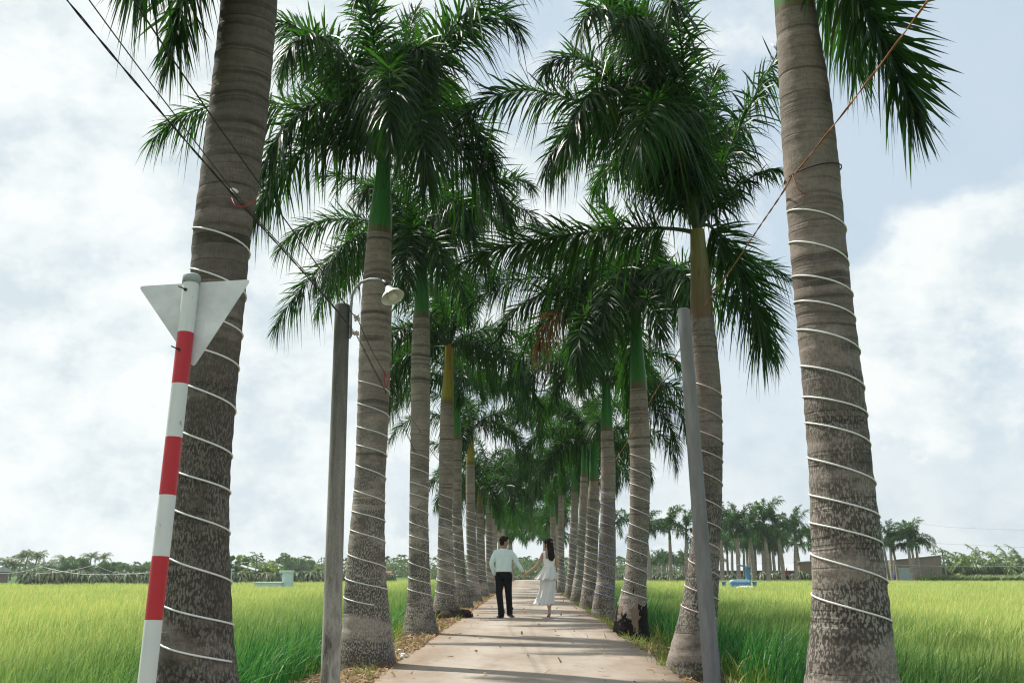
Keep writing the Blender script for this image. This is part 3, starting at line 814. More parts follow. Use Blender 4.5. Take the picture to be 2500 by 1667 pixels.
palm('L8', 46.2, [(1199, 1441, 24), (1195, 1400, 17), (1193, 1210, 16)],
     [(1193, 1210, 15), (1193, 1176, 10), (1193, 1160, 9)], None, -0.05,
     'eighth palm in the row behind the road sign, green crownshaft just left of the man', GL, nseg=20, step=0.06, seed=8, nrand=13)

palm('R1', 6.5, [(2080, 1720, 232), (2077, 1667, 223), (2075, 1560, 196), (2073, 1447, 176), (2060, 1277, 161), (2051, 1150, 149), (2034, 950, 143), (2006, 680, 134), (1980, 380, 131), (1962, 200, 116), (1947, 80, 100), (1942, 42, 97)],
     [(1942, 42, 97), (1938, -20, 96), (1933, -90, 84), (1930, -190, 62)], None, -0.12,
     'thick speckled palm with the orange cord tied round it, nearest of its row', GR, bark='trunk_mid', nseg=56, step=0.02, seed=11, nrand=0,
     fronds=[(2240, 290, -0.3, 0.5, dict(per=190, lf=0.6, w=0.04, dk=0.35)), (2090, 170, 2.6, 1.2), (1900, -600, -0.6, 0.6), (2200, -420, 0.9, 0.9), (2330, -250, 1.9, 1.1), (2100, -500, -2.0, 0.9), (1980, -400, 3.0, 1.0), (1650, -330, 1.0, 0.7)])
palm('R2', 11.25, [(1692, 1645, 138), (1693, 1602, 124), (1697, 1549, 104), (1710, 1464, 86), (1716, 1400, 77), (1722, 1330, 70), (1729, 1250, 67), (1732, 1097, 66), (1729, 951, 64), (1718, 823, 60), (1713, 780, 54)],
     [(1713, 780, 55), (1711, 720, 52), (1709, 664, 47), (1704, 600, 38), (1702, 563, 34)], None, -0.2,
     'palm behind the plain grey pole, brownish shaded crownshaft and wide crown', GR, shaft_kind='brown', bark='trunk_mid', nseg=48, step=0.025, seed=12, nrand=0,
     fronds=[(1125, 645, 0.3, 0.3, dict(per=230)), (1115, 310, -0.4, 1.5, dict(per=220)), (1385, 350, -2.2, 1.7, dict(per=230, lf=0.62, dk=0.7)), (1470, -40, -1.6, 0.6, dict(per=210)), (1950, 60, 0.3, 0.35, dict(per=220)), (1750, 170, 1.2, 0.6), (1912, 420, 0.6, 0.35, dict(lf=0.34, per=120)), (1872, 855, 0.3, 0.75), (1455, 460, 2.0, 1.0), (1330, 170, -1.6, 1.2, dict(per=220)), (1560, 380, -2.6, 1.5, dict(per=220, dk=0.7)), (1560, 60, 1.6, 0.4), (1400, -120, -1.8, 0.9, dict(per=230)), (1520, 60, -2.6, 1.2, dict(per=230)), (1350, 420, 0.8, 1.4), (1800, 330, 1.8, 0.7), (1640, 10, -2.5, 1.2, dict(per=230)), (1420, 60, -2.8, 1.5, dict(per=230)), (1560, -40, -0.6, 0.3), (1330, 420, -0.4, 1.6, dict(per=230))])
palm('R3', 17.5, [(1541, 1585, 96), (1541, 1498, 80), (1550.5, 1419, 54), (1561, 1259, 48), (1563, 1132, 50), (1562, 1078, 51), (1559, 951, 42)],
     [(1559, 951, 43), (1558, 920, 40), (1555.5, 855, 30), (1551, 759, 26)], None, -0.33,
     'palm with a blackened hollow foot and a long bright green crownshaft', GR, bark='trunk_rot', nseg=40, step=0.03, seed=13, nrand=14,
     fronds=[(1310, 855, -0.6, 1.2, dict(dead=0.35)), (1150, 745, -0.2, 0.9, dict(per=210)), (1250, 640, -1.0, 0.9), (1470, 830, -1.8, 1.5, dict(per=210)), (1690, 800, 0.8, 1.2), (1600, 600, -1.4, 0.8), (1390, 870, 0.4, 1.6), (1450, 560, 0.8, 0.6), (1330, 740, 1.4, 1.3)])
palm('R4', 23.5, [(1471, 1508, 60), (1476, 1450, 50), (1479, 1419, 45), (1484, 1259, 36), (1485, 1132, 36), (1482, 1053, 30)],
     [(1482, 1053, 30), (1481, 1020, 28), (1481, 980, 22), (1480, 935, 20)], None, -0.12,
     'palm wound with violet rope light, fourth from the camera in the cord row', GR, nseg=32, step=0.035, seed=14, nrand=12,
     fronds=[(1655, 1095, 0.2, 1.1), (1660, 900, 1.2, 0.9), (1240, 930, -0.8, 1.0), (1340, 1000, 0.3, 1.4)])
palm('R5', 29.0, [(1437, 1478, 44), (1442, 1400, 33), (1448, 1228, 29), (1449.5, 1175, 22)],
     [(1449.5, 1175, 22), (1449, 1130, 19), (1449, 1075, 16)], None, -0.06,
     'palm with a vivid green crownshaft, next beyond the violet rope light', GR, nseg=28, step=0.04, seed=15, nrand=13)
palm('R6', 34.8, [(1410, 1464, 36), (1418, 1380, 24), (1424, 1228, 20), (1426, 1163, 18)],
     [(1426, 1163, 17), (1426, 1140, 15), (1426, 1085, 11)], None, -0.06,
     'palm wound with green rope light, sixth in the cord row', GR, nseg=24, step=0.05, seed=16, nrand=13)
palm('R7', 41.0, [(1393, 1452, 30), (1398, 1380, 22), (1402.5, 1251, 19), (1403, 1200, 16)],
     [(1403, 1200, 15), (1403, 1160, 12), (1403, 1120, 9)], None, -0.06,
     'seventh palm in the cord row, dark olive crownshaft', GR, nseg=24, step=0.05, seed=17, nrand=13)
palm('R8', 49.0, [(1371, 1443, 24), (1370, 1380, 16), (1370.6, 1208, 14)],
     [(1370.6, 1208, 14), (1370.6, 1180, 10), (1371, 1160, 8)], None, -0.06,
     'eighth palm in the cord row, pale trunk just right of the woman', GR, nseg=20, step=0.06, seed=18, nrand=13)
palm('R9', 56.0, [(1356, 1436, 22), (1352, 1380, 15), (1349.5, 1261, 13)],
     [(1349.5, 1261, 13), (1349, 1235, 10), (1348, 1200, 7)], None, -0.06,
     'ninth palm in the cord row, partly behind the dark-haired woman', GR, nseg=20, step=0.06, seed=19, nrand=13)

# ---- the far end of the avenue and the rows across the field: single-mesh crowns, shared
def crown_mesh(n, seed, far=True, mats=None):
    rng = np.random.default_rng(seed)
    Vs, Qs, ms, rs = [], [], [], []; b = 0
    for i in range(n):
        V, Q, mi, rnd = GEN_FAR[(i * 3 + seed) % len(GEN_FAR)]
        a = i * 2.39996 + rng.normal(0, 0.2); s = rng.uniform(0.85, 1.1)
        m = np.array(Matrix.Rotation(a, 3, 'Z') @ Matrix.Rotation(rng.normal(0, 0.1), 3, 'Y'))
        W = (V * s) @ m.T
        # wind leans the tips
        h = np.linalg.norm(W, axis=1)
        W[:, 0] += -0.05 * h ** 2 * 0.4
        Vs.append(W); Qs.append(Q + b); ms.append(mi); rs.append(rnd); b += len(V)
    return mesh_np('crown', np.vstack(Vs), np.vstack(Qs), mats or [M['frond_far'], M['rachis']], matidx=np.concatenate(ms), attrs={'rnd': np.concatenate(rs)})
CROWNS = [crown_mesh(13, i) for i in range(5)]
def far_trunk(h, r):
    zz = np.linspace(0, h, 40)
    rr = r * np.interp(zz / h, [0, 0.05, 0.2, 0.6, 1], [1.75, 1.4, 1.0, 1.02, 0.72])
    return lathe_path(np.stack([0.05 * np.sin(zz), 0 * zz, zz], -1), rr, zz, 14, M['trunk_far'], 'trunk')
def far_shaft(h, r):
    q = np.linspace(0, h, 8)
    return lathe_path(np.stack([0 * q, 0 * q, q], -1), r * np.interp(q / h, [0, 0.3, 1], [1, 0.95, 0.55]), q / h, 12, M['shaft_green'], 'crownshaft')
FT = far_trunk(3.9, 0.17); FS = far_shaft(0.95, 0.13)
PROTO = []
def far_palm(x, y, z, s, rz, tilt, label, group, ci):
    if ci not in [p[0] for p in PROTO]:
        root = empty('royal_palm')
        link('trunk', FT, root); link('crownshaft', FS, root, (0.05 * math.sin(3.9), 0, 3.89))
        link('crown', CROWNS[ci], root, (0.05 * math.sin(3.9), 0, 4.8))
        PROTO.append((ci, root)); o = root
    else:
        o = copy_tree([p[1] for p in PROTO if p[0] == ci][0])
    o.location = (x, y, z); o.scale = (s, s, s); o.rotation_euler = (tilt[1], tilt[0], rz)
    tag(o, label, 'palm tree', group)
    return o
ORD = ['ninth', 'tenth', 'eleventh', 'twelfth', 'thirteenth', 'fourteenth', 'fifteenth', 'sixteenth', 'seventeenth', 'eighteenth']
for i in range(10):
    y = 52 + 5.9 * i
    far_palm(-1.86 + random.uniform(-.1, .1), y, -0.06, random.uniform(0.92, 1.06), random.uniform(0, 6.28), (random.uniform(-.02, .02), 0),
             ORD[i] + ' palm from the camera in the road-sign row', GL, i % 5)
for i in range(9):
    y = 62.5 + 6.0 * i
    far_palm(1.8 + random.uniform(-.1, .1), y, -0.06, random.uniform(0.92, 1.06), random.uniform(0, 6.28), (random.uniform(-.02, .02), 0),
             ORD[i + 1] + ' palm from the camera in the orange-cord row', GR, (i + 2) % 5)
# row across the field
far_desc = {1502: 'palm across the field seen just past the violet-wound trunk', 1587: 'palm across the field beside the hollow-footed trunk', 1642: 'dark leaning palm across the field with a hanging dead frond',
            1676: 'pale slim palm across the field close beside the grey pole', 1760: 'far palm showing just past the trunk behind the grey pole', 1799: 'leaning far palm to the near side of the blue tomb',
            1841: 'far palm with a clear green crownshaft right behind the blue tomb', 1872: 'far palm next past the blue tomb, leaning over', 1914: 'far palm with the red-shirted person at its foot', 1941: 'tall far palm nearest to the plank shed'}
for i, (px, d) in enumerate(far_desc.items()):
    p = P(px, 1412, 101)
    far_palm(p.x, 101 + random.uniform(-1, 1), -0.36, random.uniform(1.05, 1.22), random.uniform(0, 6.28), (random.uniform(-.07, 0.01), 0), d, 'palms along the far side of the paddy', i % 5)
for i, (px, d) in enumerate({2177: 'clustered far palm beside the leaning utility pole', 2204: 'outermost-but-three palm of the clump before the brown wall', 2216: 'second palm of the clump before the brown wall', 2229: 'third palm of the clump before the brown wall', 2243: 'last palm of the clump before the brown wall, frond stretching over the open field'}.items()):
    p = P(px, 1412, 104)
    far_palm(p.x, 104 + random.uniform(-1.5, 1.5), -0.36, random.uniform(0.8, 0.95), random.uniform(0, 6.28), (random.uniform(-.08, 0), 0), d, 'palms clumped in front of the brown wall', i % 5)
for i in range(22):
    px = 1745 + i * 10.2 + random.uniform(-3, 3)
    far_palm(P(px, 1412, 122).x, random.uniform(114, 132), -0.36, random.uniform(0.9, 1.05), random.uniform(0, 6.28), (random.uniform(-.06, 0.02), 0),
             'slender palm trunk in the rear rows before the long tin-roofed building', 'rear rows of palms before the tin-roofed building', i % 5)
for i in range(34):
    px = 1590 + i * 4.6 + random.uniform(-2, 2)
    far_palm(P(px, 1412, 165).x, random.uniform(152, 185), -0.36, random.uniform(0.55, 0.72), random.uniform(0, 6.28), (random.uniform(-.03, 0.03), 0),
             'young palm in the dense plantation rows beyond the dragon fruit hedge', 'young palm plantation', i % 5)

# ------------------------------------------------------------------ rope lights
def rope(key, z0, z1, pitch, colr, label, tail=None):
    tilt = 0.03 if key[0] == 'R' else 0.014
    d = PALMS[key]
    pts = []
    turns = (z1 - z0) / pitch; n = int(turns * 26)
    rng = np.random.default_rng(hash(key) % 1000 if False else len(key) * 7 + int(z1 * 10))
    for i in range(n + 1):
        t = i / n; z = z1 - (z1 - z0) * t
        z += 0.025 * math.sin(t * turns * 0.9 * 6.28 / 3.1 + 1.0)
        a = math.pi + t * turns * 2 * math.pi; z -= tilt * math.cos(a)       # from the far left round the front, falling
        r = float(np.interp(z, d['z'], d['r'])) + 0.005
        pts.append((float(np.interp(z, d['z'], d['x'])) + r * math.cos(a), float(np.interp(z, d['z'], d['y'])) + r * math.sin(a), z))
    b = Vector(pts[-1])
    m = MB().tube([Vector(p) - b for p in pts], 0.0062, 6)
    o = m.build('rope_light', M['rope'][colr], None, b)
    tag(o, label, 'rope light', 'rope lights wound round the palm trunks')
rope('L1', 0.46, 3.2, 0.262, 'white', 'white rope light on the dark trunk behind the road sign')
rope('L2', 0.62, 3.15, 0.245, 'white', 'white rope light on the trunk behind the lamp pole')
rope('L3', 0.5, 2.95, 0.225, 'white', 'white rope light on the palm with the small dark trunk hole')
rope('L4', 0.5, 2.7, 0.235, 'white', 'white rope light on the palm with the yellow crownshaft')
rope('L5', 0.6, 2.5, 0.22, 'white', 'white rope light on the slim palm behind the yellow crownshaft')
rope('L6', 0.55, 3.0, 0.21, 'white', 'white rope light on the sixth palm of the road-sign row')
rope('L7', 0.5, 2.7, 0.2, 'white', 'white rope light on the palm with the brown crownshaft behind the man')
rope('L8', 0.5, 2.8, 0.2, 'white', 'white rope light on the palm just left of the man')
rope('R1', 0.72, 3.36, 0.21, 'white', 'thick white rope light on the speckled palm carrying the orange cord')
rope('R2', 0.5, 3.05, 0.245, 'pink', 'pinkish rope light on the palm behind the plain grey pole')
rope('R3', 0.42, 2.95, 0.23, 'white', 'beaded white rope light on the palm with the hollow foot')
rope('R4', 0.38, 2.75, 0.225, 'purple', 'violet rope light, the only violet one')
rope('R5', 0.45, 2.75, 0.2, 'white', 'white rope light on the palm past the violet-wound one')
rope('R6', 0.45, 2.8, 0.19, 'green', 'pale green rope light, the only green one')
rope('R7', 0.45, 2.9, 0.2, 'white', 'white rope light on the seventh palm of the cord row')
rope('R8', 0.45, 2.6, 0.19, 'white', 'white rope light on the palm just right of the woman')
rope('R9', 0.45, 2.6, 0.2, 'white', 'white rope light on the palm partly hidden by the woman')

# root ball of L4
def root_ball():
    rng = np.random.default_rng(4)
    p = PALMS['L4']; c = Vector((float(p['x'][0]) + 0.09, p['Y'] - 0.05, -0.1))
    m = MB()
    for k in range(420):
        a = rng.uniform(0, 6.283); r = rng.uniform(0.25, 0.46)
        z1 = rng.uniform(0.12, 0.27)
        b0 = Vector((r * math.cos(a) * 0.9, r * math.sin(a) * 0.7, z1))
        b1 = b0 + Vector((0.1 * math.cos(a) + rng.normal(0, .03), 0.1 * math.sin(a) + rng.normal(0, .03), -rng.uniform(0.1, 0.26)))
        m.tube([b0, (b0 + b1) / 2 + Vector((0.03 * math.cos(a), 0.03 * math.sin(a), 0.02)), b1], 0.011, 4)
    m.lathe([(0.0, 0.25), (0.34, 0.24), (0.42, 0.14), (0.43, -0.05)], 24)
    o = m.build('root_ball', simple('dark_roots', (0.05, 0.032, 0.022), (0.02, 0.014, 0.01), 14, 0.95), p['root'])
    o.location = c - Vector(p['root'].location)
root_ball()

# ------------------------------------------------------------------ poles, lamp, wires
def pole(pb, pt, Y0, Y1, wb, wt, zb, mat, name, label, n=24, hollow=False):
    b = P(pb[0], pb[1], Y0); t = P(pt[0], pt[1], Y1)
    d = (t - b); b2 = b + d * ((zb - b.z) / d.z)
    rb, rt = KX(pb[0], pb[1], Y0, wb) / 2, KX(pt[0], pt[1], Y1, wt) / 2
    m = MB()
    N = 14
    pts = [(t - b2) * (i / N) for i in range(N + 1)]
    rad = [rb + (rt - rb) * i / N for i in range(N + 1)]
    pts.append(pts[-1] + Vector((0, 0, 0.012))); rad.append(rt * 0.82)
    m.tube(pts, rad, n)
    o = m.build(name, mat, None, b2)
    tag(o, label, 'pole', 'posts carrying the wires along the path')
    return b2, t, rt
LP_B, LP_T, LP_R = pole((806, 1667), (836, 746), 8.7, 8.7, 48, 36, -0.15, M['pole_wood'], 'utility_pole', 'weathered blotchy post carrying the curved lamp arm')
RP_B, RP_T, RP_R = pole((1739, 1667), (1669, 757), 8.8, 8.8, 43, 30, -0.15, M['pole_concrete'], 'utility_pole', 'smooth grey leaning pole without a lamp, before the brown-shafted palm')

def lamp():
    Y = 8.7
    root = empty('street_lamp', LP_T)
    tag(root, 'white enamel bell lamp on a curved arm at the top of the blotchy post', 'street lamp')
    A = [P(856, 822, Y - .02), P(857, 745, Y - .02), P(860, 722, Y - .02), P(868, 703, Y - .03), P(882, 689, Y - .05), P(902, 682, Y - .08), P(922, 682, Y - .12), P(934, 686, Y - .14)]
    m = MB().tube([a - LP_T for a in A], 0.0125, 10); m.build('arm', M['galv'], root)
    c0 = P(934, 686, Y - .14); c1 = P(947, 701, Y - .17)
    MB().tube([c0 - LP_T, (c0 + c1) / 2 - LP_T + Vector((0.01, 0, 0.004)), c1 - LP_T], [0.017, 0.02, 0.022], 10).build('lamp_holder', M['dark_metal'], root)
    ax = Vector((0.42, -0.3, -0.86)).normalized()
    rot = Vector((0, 0, 1)).rotation_difference(-ax).to_matrix()
    prof = [(0.026, 0.0), (0.03, -0.01), (0.036, -0.03), (0.055, -0.055), (0.085, -0.085), (0.105, -0.118), (0.108, -0.124), (0.104, -0.12), (0.082, -0.09), (0.05, -0.06), (0.02, -0.045)]
    MB().lathe(prof, 32, c=c1 - LP_T, rot=rot).build('lamp_shade', M['enamel'], root)
    prof = [(0.018, -0.04), (0.028, -0.06), (0.04, -0.075), (0.042, -0.12), (0.038, -0.135), (0.02, -0.14), (0.001, -0.141)]
    MB().lathe(prof, 20, c=c1 - LP_T, rot=rot).build('bulb', M['bulb'], root)
    # bracket strap and insulators
    s0 = P(855, 760, Y - .02); s1 = P(855, 826, Y - .02)
    MB().box((s0 + s1) / 2 - LP_T, (0.012, 0.04, s0.z - s1.z)).build('bracket', M['galv'], root)
    for (px, py) in ((870, 772), (872, 780), (866, 812), (870, 814)):
        q = P(px, py, Y - .03) - LP_T
        ro = Matrix.Rotation(R(90), 3, 'Y')
        MB().lathe([(0.001, -0.022), (0.018, -0.022), (0.02, -0.014), (0.012, -0.006), (0.012, 0.006), (0.02, 0.014), (0.018, 0.022), (0.001, 0.022)], 14, c=q, rot=ro).build('insulator', M['porcelain'], root)
lamp()

def cat(pts, n=10):
    pts = [Vector(p) for p in pts]; out = []
    for i in range(len(pts) - 1):
        p0 = pts[max(i - 1, 0)]; p1 = pts[i]; p2 = pts[i + 1]; p3 = pts[min(i + 2, len(pts) - 1)]
        for k in range(n):
            t = k / n
            out.append(0.5 * ((2 * p1) + (p2 - p0) * t + (2 * p0 - 5 * p1 + 4 * p2 - p3) * t * t + (3 * p1 - p0 - 3 * p2 + p3) * t ** 3))
    out.append(pts[-1]); return out

def cable(pts, r, mat, name, label, catg='cable', group=None, twist=0.0, twr=0.006):
    c = cat(pts)
    b = c[0]
    m = MB()
    if twist:
        # two strands wound round each other
        fine = []
        for i in range(len(c) - 1):
            k = max(2, int((c[i + 1] - c[i]).length / 0.03))
            fine += [c[i].lerp(c[i + 1], j / k) for j in range(k)]
        fine.append(c[-1])
        for ph in (0, math.pi):
            acc = 0; out = []
            for i, p in enumerate(fine):
                if i: acc += (p - fine[i - 1]).length
                a = acc * twist + ph
                out.append(p - b + Vector((math.cos(a), 0, math.sin(a))) * twr)
            m.tube(out, r, 5)
    else:
        m.tube([p - b for p in c], r, 6)
    o = m.build(name, mat, None, b)
    return tag(o, label, catg, group)

def span(a, b, back=2.6):
    d = b - a
    return [a - d * back + Vector((0, 0, 0.35)), a - d * 1.2 + Vector((0, 0, 0.08)), a, a.lerp(b, 0.5) - Vector((0, 0, 0.012)), b]
GW = 'overhead wires along the road-sign row'
cable(span(P(163, 0, 4.2), P(604, 515, 6.05)) + [P(765, 692, 7.45), P(857, 800, 8.66)], 0.0036, M['cable'], 'power_cable', 'lower black twisted cable from the upper corner down to the lamp post insulator', 'cable', GW, 14, 0.0035)
cable(span(P(217, 0, 4.2), P(602, 505, 6.03)) + [P(768, 690, 7.45), P(862, 806, 8.66)], 0.0036, M['cable_brown'], 'power_cable', 'brownish cable that meets the black one on the first trunk', 'cable', GW)
cable(span(P(326, 0, 4.3), P(620, 430, 6.0)) + [P(845, 745, 8.5), P(872, 776, 8.67)], 0.005, M['cable'], 'power_cable', 'upper single wire crossing the first trunk to the lamp arm', 'cable', GW)
cable([P(872, 776, 8.67), P(905, 850, 9.8), P(940, 912, 11.2), P(985, 990, 14), P(1026, 1052, 16.7)], 0.005, M['cable_brown'], 'power_cable', 'upper wire from the lamp post on to the third palm', 'cable', GW)
cable([P(868, 812, 8.67), P(905, 885, 9.9), P(945, 962, 11.5), P(985, 1040, 14), P(1012, 1100, 16.7)], 0.0036, M['cable'], 'power_cable', 'lower twisted wire from the lamp post on to the third palm', 'cable', GW, 14, 0.006)
cable([P(1026, 1052, 16.7), P(1060, 1110, 19.5), P(1101, 1152, 22.8), P(1130, 1195, 28), P(1158, 1225, 34.4)], 0.006, M['cable'], 'power_cable', 'wire from the third palm on to the yellow-shafted palm and beyond', 'cable', GW)
cable([P(1012, 1100, 16.7), P(1050, 1175, 19.8), P(1095, 1232, 22.8), P(1125, 1275, 28), P(1150, 1300, 34.4)], 0.006, M['cable'], 'power_cable', 'lowest sagging wire from the third palm down the road-sign row', 'cable', GW)
cable([P(566, 484, 5.95), P(574, 500, 5.9), P(592, 505, 5.92), P(612, 495, 5.98), P(632, 472, 6.05)], 0.0035, M['red_wire'], 'wire_loop', 'thin red wire loop on the dark trunk above the road sign', 'wire')
MB().ball((0, 0, 0), (0.03, 0.016, 0.014), 0, rot=Matrix.Rotation(R(25), 3, 'Y')).build('cable_connector', M['enamel'], None, P(572, 466, 5.88))
tag(bpy.data.objects['cable_connector'], 'small white connector where the cables meet on the dark trunk', 'connector')
cable([P(940, 905, 11.28), P(938, 930, 11.27), P(943, 945, 11.27), P(949, 925, 11.28), P(950, 905, 11.3)], 0.006, M['red_wire'], 'wire_loop', 'small red wire loop on the trunk behind the lamp', 'wire')
# orange cord
GO = 'orange cord strung along the row'
cable(span(P(2267, 0, 4.9), P(1955, 408, 6.2)) + [P(1935, 425, 6.27)], 0.0036, M['cord'], 'extension_cord', 'orange twisted cord coming down across the open sky to the speckled palm', 'cord', GO, 12, 0.0034)
cable([P(1935, 425, 6.27), P(1911, 470, 6.5), P(1850, 560, 7.6), P(1790, 650, 9), P(1725, 740, 10.6), P(1697, 788, 11.05)], 0.0036, M['cord'], 'extension_cord', 'cord running from the speckled palm to the brown-shafted palm', 'cord', GO, 12, 0.0034)
cable([P(1697, 788, 11.05), P(1650, 870, 12.6), P(1590, 975, 15), P(1530, 1080, 17.2), P(1497, 1130, 20), P(1470, 1165, 23.3)], 0.0045, M['cord'], 'extension_cord', 'cord crossing the hollow-footed palm toward the violet-wound palm', 'cord', GO, 12, 0.006)
cable([P(1470, 1165, 23.3), P(1440, 1200, 28.7), P(1407, 1232, 40.8), P(1372, 1280, 48.7), P(1345, 1293, 55)], 0.009, M['cord'], 'extension_cord', 'far end of the orange cord between the last wound palms', 'cord', GO)
d1 = PALMS['R1']
def ring_pts(key, z, tilt, a0, a1, n=18):
    d = PALMS[key]; out = []
    for i in range(n + 1):
        a = a0 + (a1 - a0) * i / n; zz = z + tilt * math.cos(a)
        r = float(np.interp(zz, d['z'], d['r'])) + 0.006
        out.append(Vector((float(np.interp(zz, d['z'], d['x'])) + r * math.cos(a), d['Y'] + r * math.sin(a), zz)))
    return out
zt = P(1980, 400, 6.3).z
b = ring_pts('R1', zt, 0.04, R(200), R(540))
MB().tube([p - b[0] for p in b], 0.005, 6).build('cable_tie', M['cable'], None, b[0])
tag(bpy.data.objects['cable_tie'], 'black tie wire round the speckled palm under the orange cord', 'wire')
cable([P(1935, 428, 6.26), P(1945, 455, 6.22), P(1958, 470, 6.22), P(1968, 476, 6.23), P(1960, 482, 6.22), P(1950, 486, 6.22)], 0.004, M['cord'], 'cord_end', 'loose knotted orange cord end hanging on the speckled palm', 'cord')

# ------------------------------------------------------------------ road sign
def road_sign():
    Yb, Yt = 5.05, 5.2
    b = P(361, 1640, Yb); t = P(467, 690, Yt)
    d = t - b; base = b + d * ((-0.2 - b.z) / d.z)
    root = empty('road_sign', base)
    tag(root, 'red and white striped post with a triangular traffic sign seen from behind', 'road sign')
    r = 0.043
    axis = d.normalized()
    def at(py):
        # point of the post seen at photo row py
        lo, hi = 0.0, 1.3
        for _ in range(40):
            mid = (lo + hi) / 2; p = b + d * mid
            q = CR.inverted() @ (p - Vector((0, 0, HC))); y = 833.5 - F * q.y / -q.z
            if y > py: lo = mid
            else: hi = mid
        return b + d * lo
    rows = [(None, 1513, 0), (1513, 1358, 1), (1358, 1209, 0), (1209, 1068, 1), (1068, 938, 0), (938, 813, 1), (813, 690, 0)]
    m = MB()
    for lo, hi, k in rows:
        p0 = base if lo is None else at(lo); p1 = at(hi)
        m.tube([p0 - base, p1 - base], r, 28, k, cap=False)
    m.build('post', [M['sign_white'], M['sign_red']], root)
    MB().tube([t - base - axis * 0.005, t - base + axis * 0.035, t - base + axis * 0.045], [r + 0.005, r + 0.005, r - 0.004], 28).build('post_cap', M['cap'], root)
    # panel: rounded triangle, slightly turned
    Yp = 5.24
    c = [P(338, 699, Yp - 0.03), P(613, 682, Yp + 0.05), P(472, 897, Yp - 0.03)]
    ctr = (c[0] + c[1] + c[2]) / 3
    out = []
    for i in range(3):
        p = c[i]; a = (c[i - 1] - p).normalized(); e = (c[(i + 1) % 3] - p).normalized(); rr = 0.028
        for k in range(6):
            s = k / 5
            out.append(p + a * rr * (1 - s) ** 2 + e * rr * s ** 2)
    nrm = (c[1] - c[0]).cross(c[2] - c[0]).normalized()
    if nrm.y < 0: nrm = -nrm
    n = len(out)
    pm = MB(); pm.add([p - base for p in out] + [p - base + nrm * 0.004 for p in out],
                      [tuple(range(n)), tuple(range(n, 2 * n))[::-1]] + [(i, (i + 1) % n, n + (i + 1) % n, n + i) for i in range(n)])
    pm.build('sign_panel', M['sign_back'], root)
    for py in (712, 857):
        p = at(py)
        fr = Vector((-0.25, -0.97, 0.0)).normalized()
        s0 = p + fr * r
        MB().tube([s0 - base - fr * 0.004, s0 - base + fr * 0.008], 0.009, 8).tube([s0 - base + fr * 0.006, s0 - base + fr * 0.03 + Vector((-0.025, 0, 0.012))], 0.0035, 6).build('bolt', M['dark_metal'], root)
road_sign()

# ------------------------------------------------------------------ people
def skin_mat(name, c):
    t = NT(name)
    tc = t.n('ShaderNodeTexCoord').outputs['Object']
    nz = t.noise(tc, 30, 4)
    b = t.bsdf(t.ramp(nz, [(0.3, tuple(x * 0.9 for x in c)), (0.7, c)]), 0.5, 0.35)
    b.inputs['Subsurface Weight'].default_value = 0.1
    b.inputs['Subsurface Radius'].default_value = (0.02, 0.008, 0.004)
    return t.done(b.outputs[0])
M['skin_man'] = skin_mat('skin_tan', (0.36, 0.2, 0.13))
M['skin_woman'] = skin_mat('skin_fair', (0.52, 0.32, 0.23))
def cloth(name, c, folds=0.5, scale=9, stretch=(1, 1, 0.5), trans=0.0, rough=0.85):
    t = NT(name)
    tc = t.n('ShaderNodeTexCoord').outputs['Object']
    nz = t.noise(t.vmul(tc, stretch), scale, 3, 0.55)
    wv = t.noise(tc, 160, 2)
    b = t.bsdf(t.ramp(nz, [(0.3, tuple(x * 0.88 for x in c)), (0.7, c)]), rough, 0.2, t.bump(t.math('ADD', nz, t.math('MULTIPLY', wv, 0.03)), folds, 0.05))
    if trans:
        tr = t.n('ShaderNodeBsdfTranslucent'); tr.inputs['Color'].default_value = (*c, 1)
        mx = t.n('ShaderNodeMixShader'); mx.inputs[0].default_value = trans
        t.l(b.outputs[0], mx.inputs[1]); t.l(tr.outputs[0], mx.inputs[2])
        tp = t.n('ShaderNodeBsdfTransparent')
        m2 = t.n('ShaderNodeMixShader'); m2.inputs[0].default_value = 0.04
        t.l(mx.outputs[0], m2.inputs[1]); t.l(tp.outputs[0], m2.inputs[2])
        return t.done(m2.outputs[0])
    return t.done(b.outputs[0])
M['shirt'] = cloth('mint_shirt', (0.72, 0.86, 0.855), 0.8)
M['trousers'] = cloth('black_trousers', (0.006, 0.007, 0.01), 0.5)
M['dress'] = cloth('white_dress', (0.9, 0.9, 0.88), 0.5, 12)
M['skirt'] = cloth('white_tulle', (0.92, 0.92, 0.9), 0.3, 14, (1, 1, 0.2), 0.25)
M['hair'] = simple('black_hair', (0.007, 0.005, 0.005), (0.018, 0.012, 0.01), 30, 0.6, 0.15, 0.3, (8, 8, 0.6))
M['shoe'] = simple('black_leather', (0.014, 0.014, 0.015), None, 9, 0.3, 0.5)
M['sandal'] = simple('tan_sandal', (0.42, 0.25, 0.15), None, 9, 0.5)
M['eye'] = simple('eye_dark', (0.02, 0.015, 0.012), None, 9, 0.2)
M['lip'] = simple('lip', (0.4, 0.13, 0.11), None, 9, 0.4)

def organic(name, mb, voxel, mat, parent, smooth=4):
    me = mb.mesh(name + '_src', mat)
    o = bpy.data.objects.new(name + '_src', me); COL.objects.link(o)
    md = o.modifiers.new('r', 'REMESH'); md.mode = 'VOXEL'; md.voxel_size = voxel; md.use_smooth_shade = True
    sm = o.modifiers.new('s', 'SMOOTH'); sm.iterations = smooth; sm.factor = 0.5
    dg = bpy.context.evaluated_depsgraph_get(); dg.update()
    out = bpy.data.meshes.new_from_object(o.evaluated_get(dg))
    out.name = name
    bpy.data.objects.remove(o); bpy.data.meshes.remove(me)
    out.materials.clear(); out.materials.append(mat)
    out.polygons.foreach_set('use_smooth', np.ones(len(out.polygons), bool))
    return link(name, out, parent)

